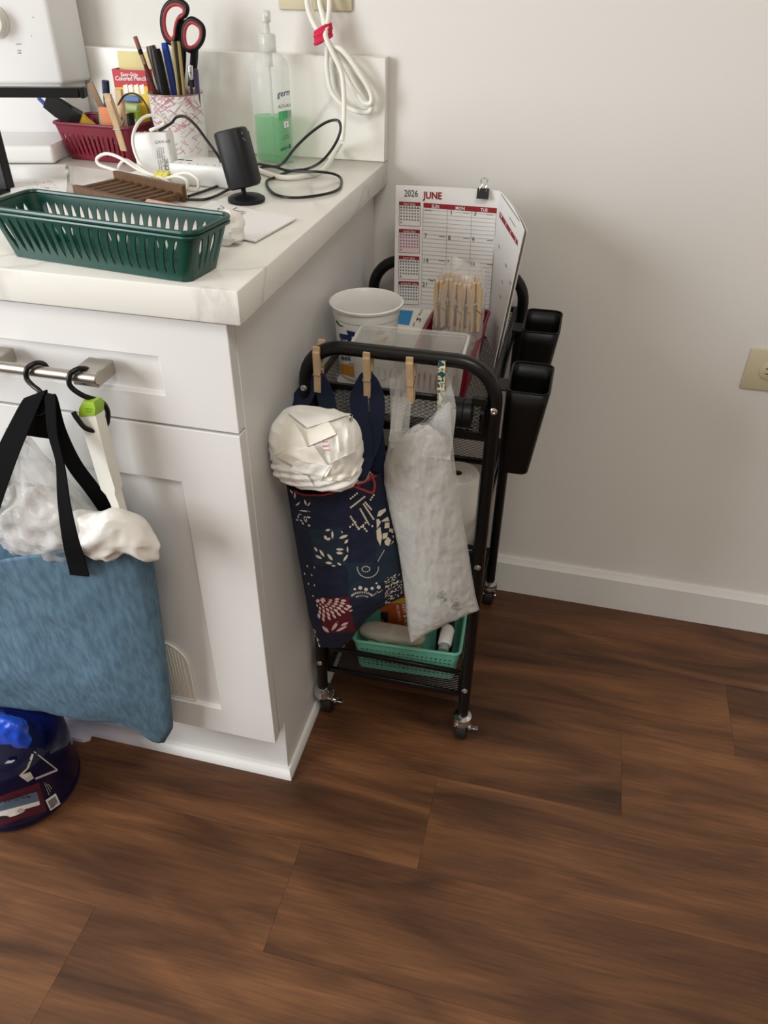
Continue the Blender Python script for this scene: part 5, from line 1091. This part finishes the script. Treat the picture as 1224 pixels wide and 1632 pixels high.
strap([apex+V(-.003, 0, .001), PY(56, 626, -.050)+V(0, 0, -.002), PY(34, 672, -.060), PY(12, 722, -.072), PY(-12, 790, -.085), PY(-30, 850, -.09)], lambda f: lerp(.030, .046, min(1, f*2)), th=.0018, mt=BLKWEB, parent=t, name='strap', wv=lambda f: (1, 0, .45))
strap([apex+V(0, .003, 0), PY(78, 636, -.040), PY(94, 690, -.032), PY(118, 740, -.024), PY(146, 778, -.016), PY(172, 815, -.010)], lambda f: .022, th=.0018, mt=BLKWEB, parent=t, name='strap', wv=lambda f: (.85, .2, .5))
strap([apex+V(-.001, .0045, -.002), PY(63, 655, -.043), PY(58, 696, -.047)], lambda f: lerp(.012, .034, f), th=.0018, mt=BLKWEB, parent=t, name='strap')
strap([apex+V(-.003, .003, 0), PY(48, 640, -.040), PY(22, 700, -.032), PY(-10, 770, -.022)], .03, th=.0018, mt=BLKWEB, parent=t, name='strap', wv=lambda f: (1, 0, .4))
pr = Print(tote); pr.line((109, 874), (132, 869), .8, 0, 4, .0100); pr.build('stitching', [GREYINK], t)
# what the tote holds
CR = film('crinkly_clear_film', (226, 226, 224), .24, .10, bump=.9, bscale=48, gloss=.5)
c = PY(58, 818, -.052)
def sq(p):      # pull the top up into a neck
    k = max(0, p.z/.075); return V(p.x*(1-.62*k)+.003*k, p.y*(1-.35*k), p.z+.055*k*k)
blob(c, (.076, .030, .062), .013, 26, 4, 84, 70, .9, squash=sq).build('crinkled_bag', CR, label='crinkled clear plastic bag bulging out of the blue tote under its straps', cat='bag', smooth=80)
blob(c+V(-.006, .006, -.02), (.058, .018, .050), .012, 34, 14, 60, 46, .9).build('grey_film_bundle', mat('silver_white_film', (222, 222, 220), .25, bump=.4, bscale=120, bdist=.003), label='pale crumpled plastic inside the crinkled clear bag', cat='bag', smooth=80)
c = PY(178, 852, -.056)
def sq2(p): return V(p.x, p.y, p.z-.16*p.x+.010*math.sin(p.x*60))
blob(c, (.058, .022, .031), .007, 30, 9, 96, 66, .9, squash=sq2).build('white_bag', mat('soft_white_film', (234, 231, 224), .4, bump=.3, bscale=60, bdist=.003), label='soft white plastic bag folded over the right rim of the blue tote', cat='bag', smooth=80)

# ================================================================== FLOOR: WATER JUG AND WHITE SCOOP
jc = V(-.478, -.076, 0.0006); t = thing('water_jug', jc, 'dark blue translucent water jug with a printed label on the floor under the tote', 'jug')
JUG = film('blue_jug_plastic', (10, 16, 58), .62, .08, tint=(.16, .24, .70), gloss=.35); Mj = Matrix.Translation(jc)
m = MB(); prof = [(.088, 0), (.096, .003), (.0995, .010), (.0975, .016), (.0995, .022), (.0985, .075), (.0995, .080), (.098, .120), (.090, .142), (.070, .158), (.035, .166), (.018, .167)]
m.lathe(prof, Mj, 64); m.build('body', JUG, t); jm = m
MB().lathe([(.019, .166), (.0195, .168), (.0195, .176), (.0185, .178), (0, .178)], Mj, 30).build('cap', mat('dark_blue_cap', (12, 20, 70), .4), t)
pr = Print(jm)
pr.quad([(-40, 1282), (62, 1247), (74, 1292), (-40, 1328)], 14, 6, 0); pr.quad([(-40, 1291), (58, 1261), (64, 1281), (-40, 1313)], 12, 4, 1, .0009); pr.quad([(-40, 1303), (62, 1276), (63, 1282), (-40, 1312)], 10, 2, 2, .0012)
pr.leaf(20, 1296, 40, 8, -.28, 2, off=.0014); pr.leaf(33, 1291, 14, 8, -.2, 5, off=.0016); pr.leaf(5, 1302, 20, 6, -.2, 6, off=.0016)
pr.text('WHEAD', (5, 1281), (10.4, -3.0), (2.6, -13), 3, .0014, bold=.0)
pr.quad([(72, 1275), (88, 1264), (96, 1281), (80, 1292)], 3, 3, 2, .0009); pr.quad([(75, 1276.5), (87, 1268), (92.5, 1280.5), (80.5, 1288.5)], 3, 3, 4, .0013)
for k in range(5): pr.line((76.5+k*1.1, 1278+k*2.1), (87.5+k*1.1, 1270.2+k*2.1), .7, 6, 2, .0016)
for k in range(3): pr.line((70+k*3, 1247+k*1), (78+k*2, 1267-k*5), .7, 5, 2, .001)
pr.line((54, 1198), (91, 1227), 2.0, 5, 5); pr.line((91, 1227), (56, 1241), 3.2, 5, 5); pr.line((52, 1202), (44, 1224), 3.5, 5, 3); pr.line((44, 1224), (32, 1236), 2.6, 5, 3); pr.quad([(30, 1236), (48, 1230), (54, 1240), (44, 1246)], 2, 2, 5)
pr.build('label_print', [mat('maroon_label', (84, 22, 44), .5), mat('slate_label', (92, 118, 140), .5), WHITEINK, INK, GREYINK, mat('pale_label_ink', (196, 192, 180), .6), mat('dark_label_ink', (40, 36, 34), .6)], t)
blob(PY(10, 1164, -.168), (.034, .010, .026), .008, 34, 5, 48, 32).build('blue_plastic_bag', mat('bright_blue_film', (14, 70, 190), .3, bump=.4, bscale=60, bdist=.003), label='bright blue plastic bag crumpled on the shoulder of the water jug', cat='bag')
P = [PZ(a, b, .006) for a, b in ((60, 1150), (88, 1152), (120, 1160), (138, 1165), (146, 1170), (143, 1178), (132, 1181), (100, 1175), (60, 1168))]
bm0 = MB().prism([V(p.x, p.y, .0012) for p in P], (0, 0, .009)); bm0.build('scoop', WHT, label='flat white rounded plastic end lying on the floor at the cabinet base', cat='scoop', smooth=30)
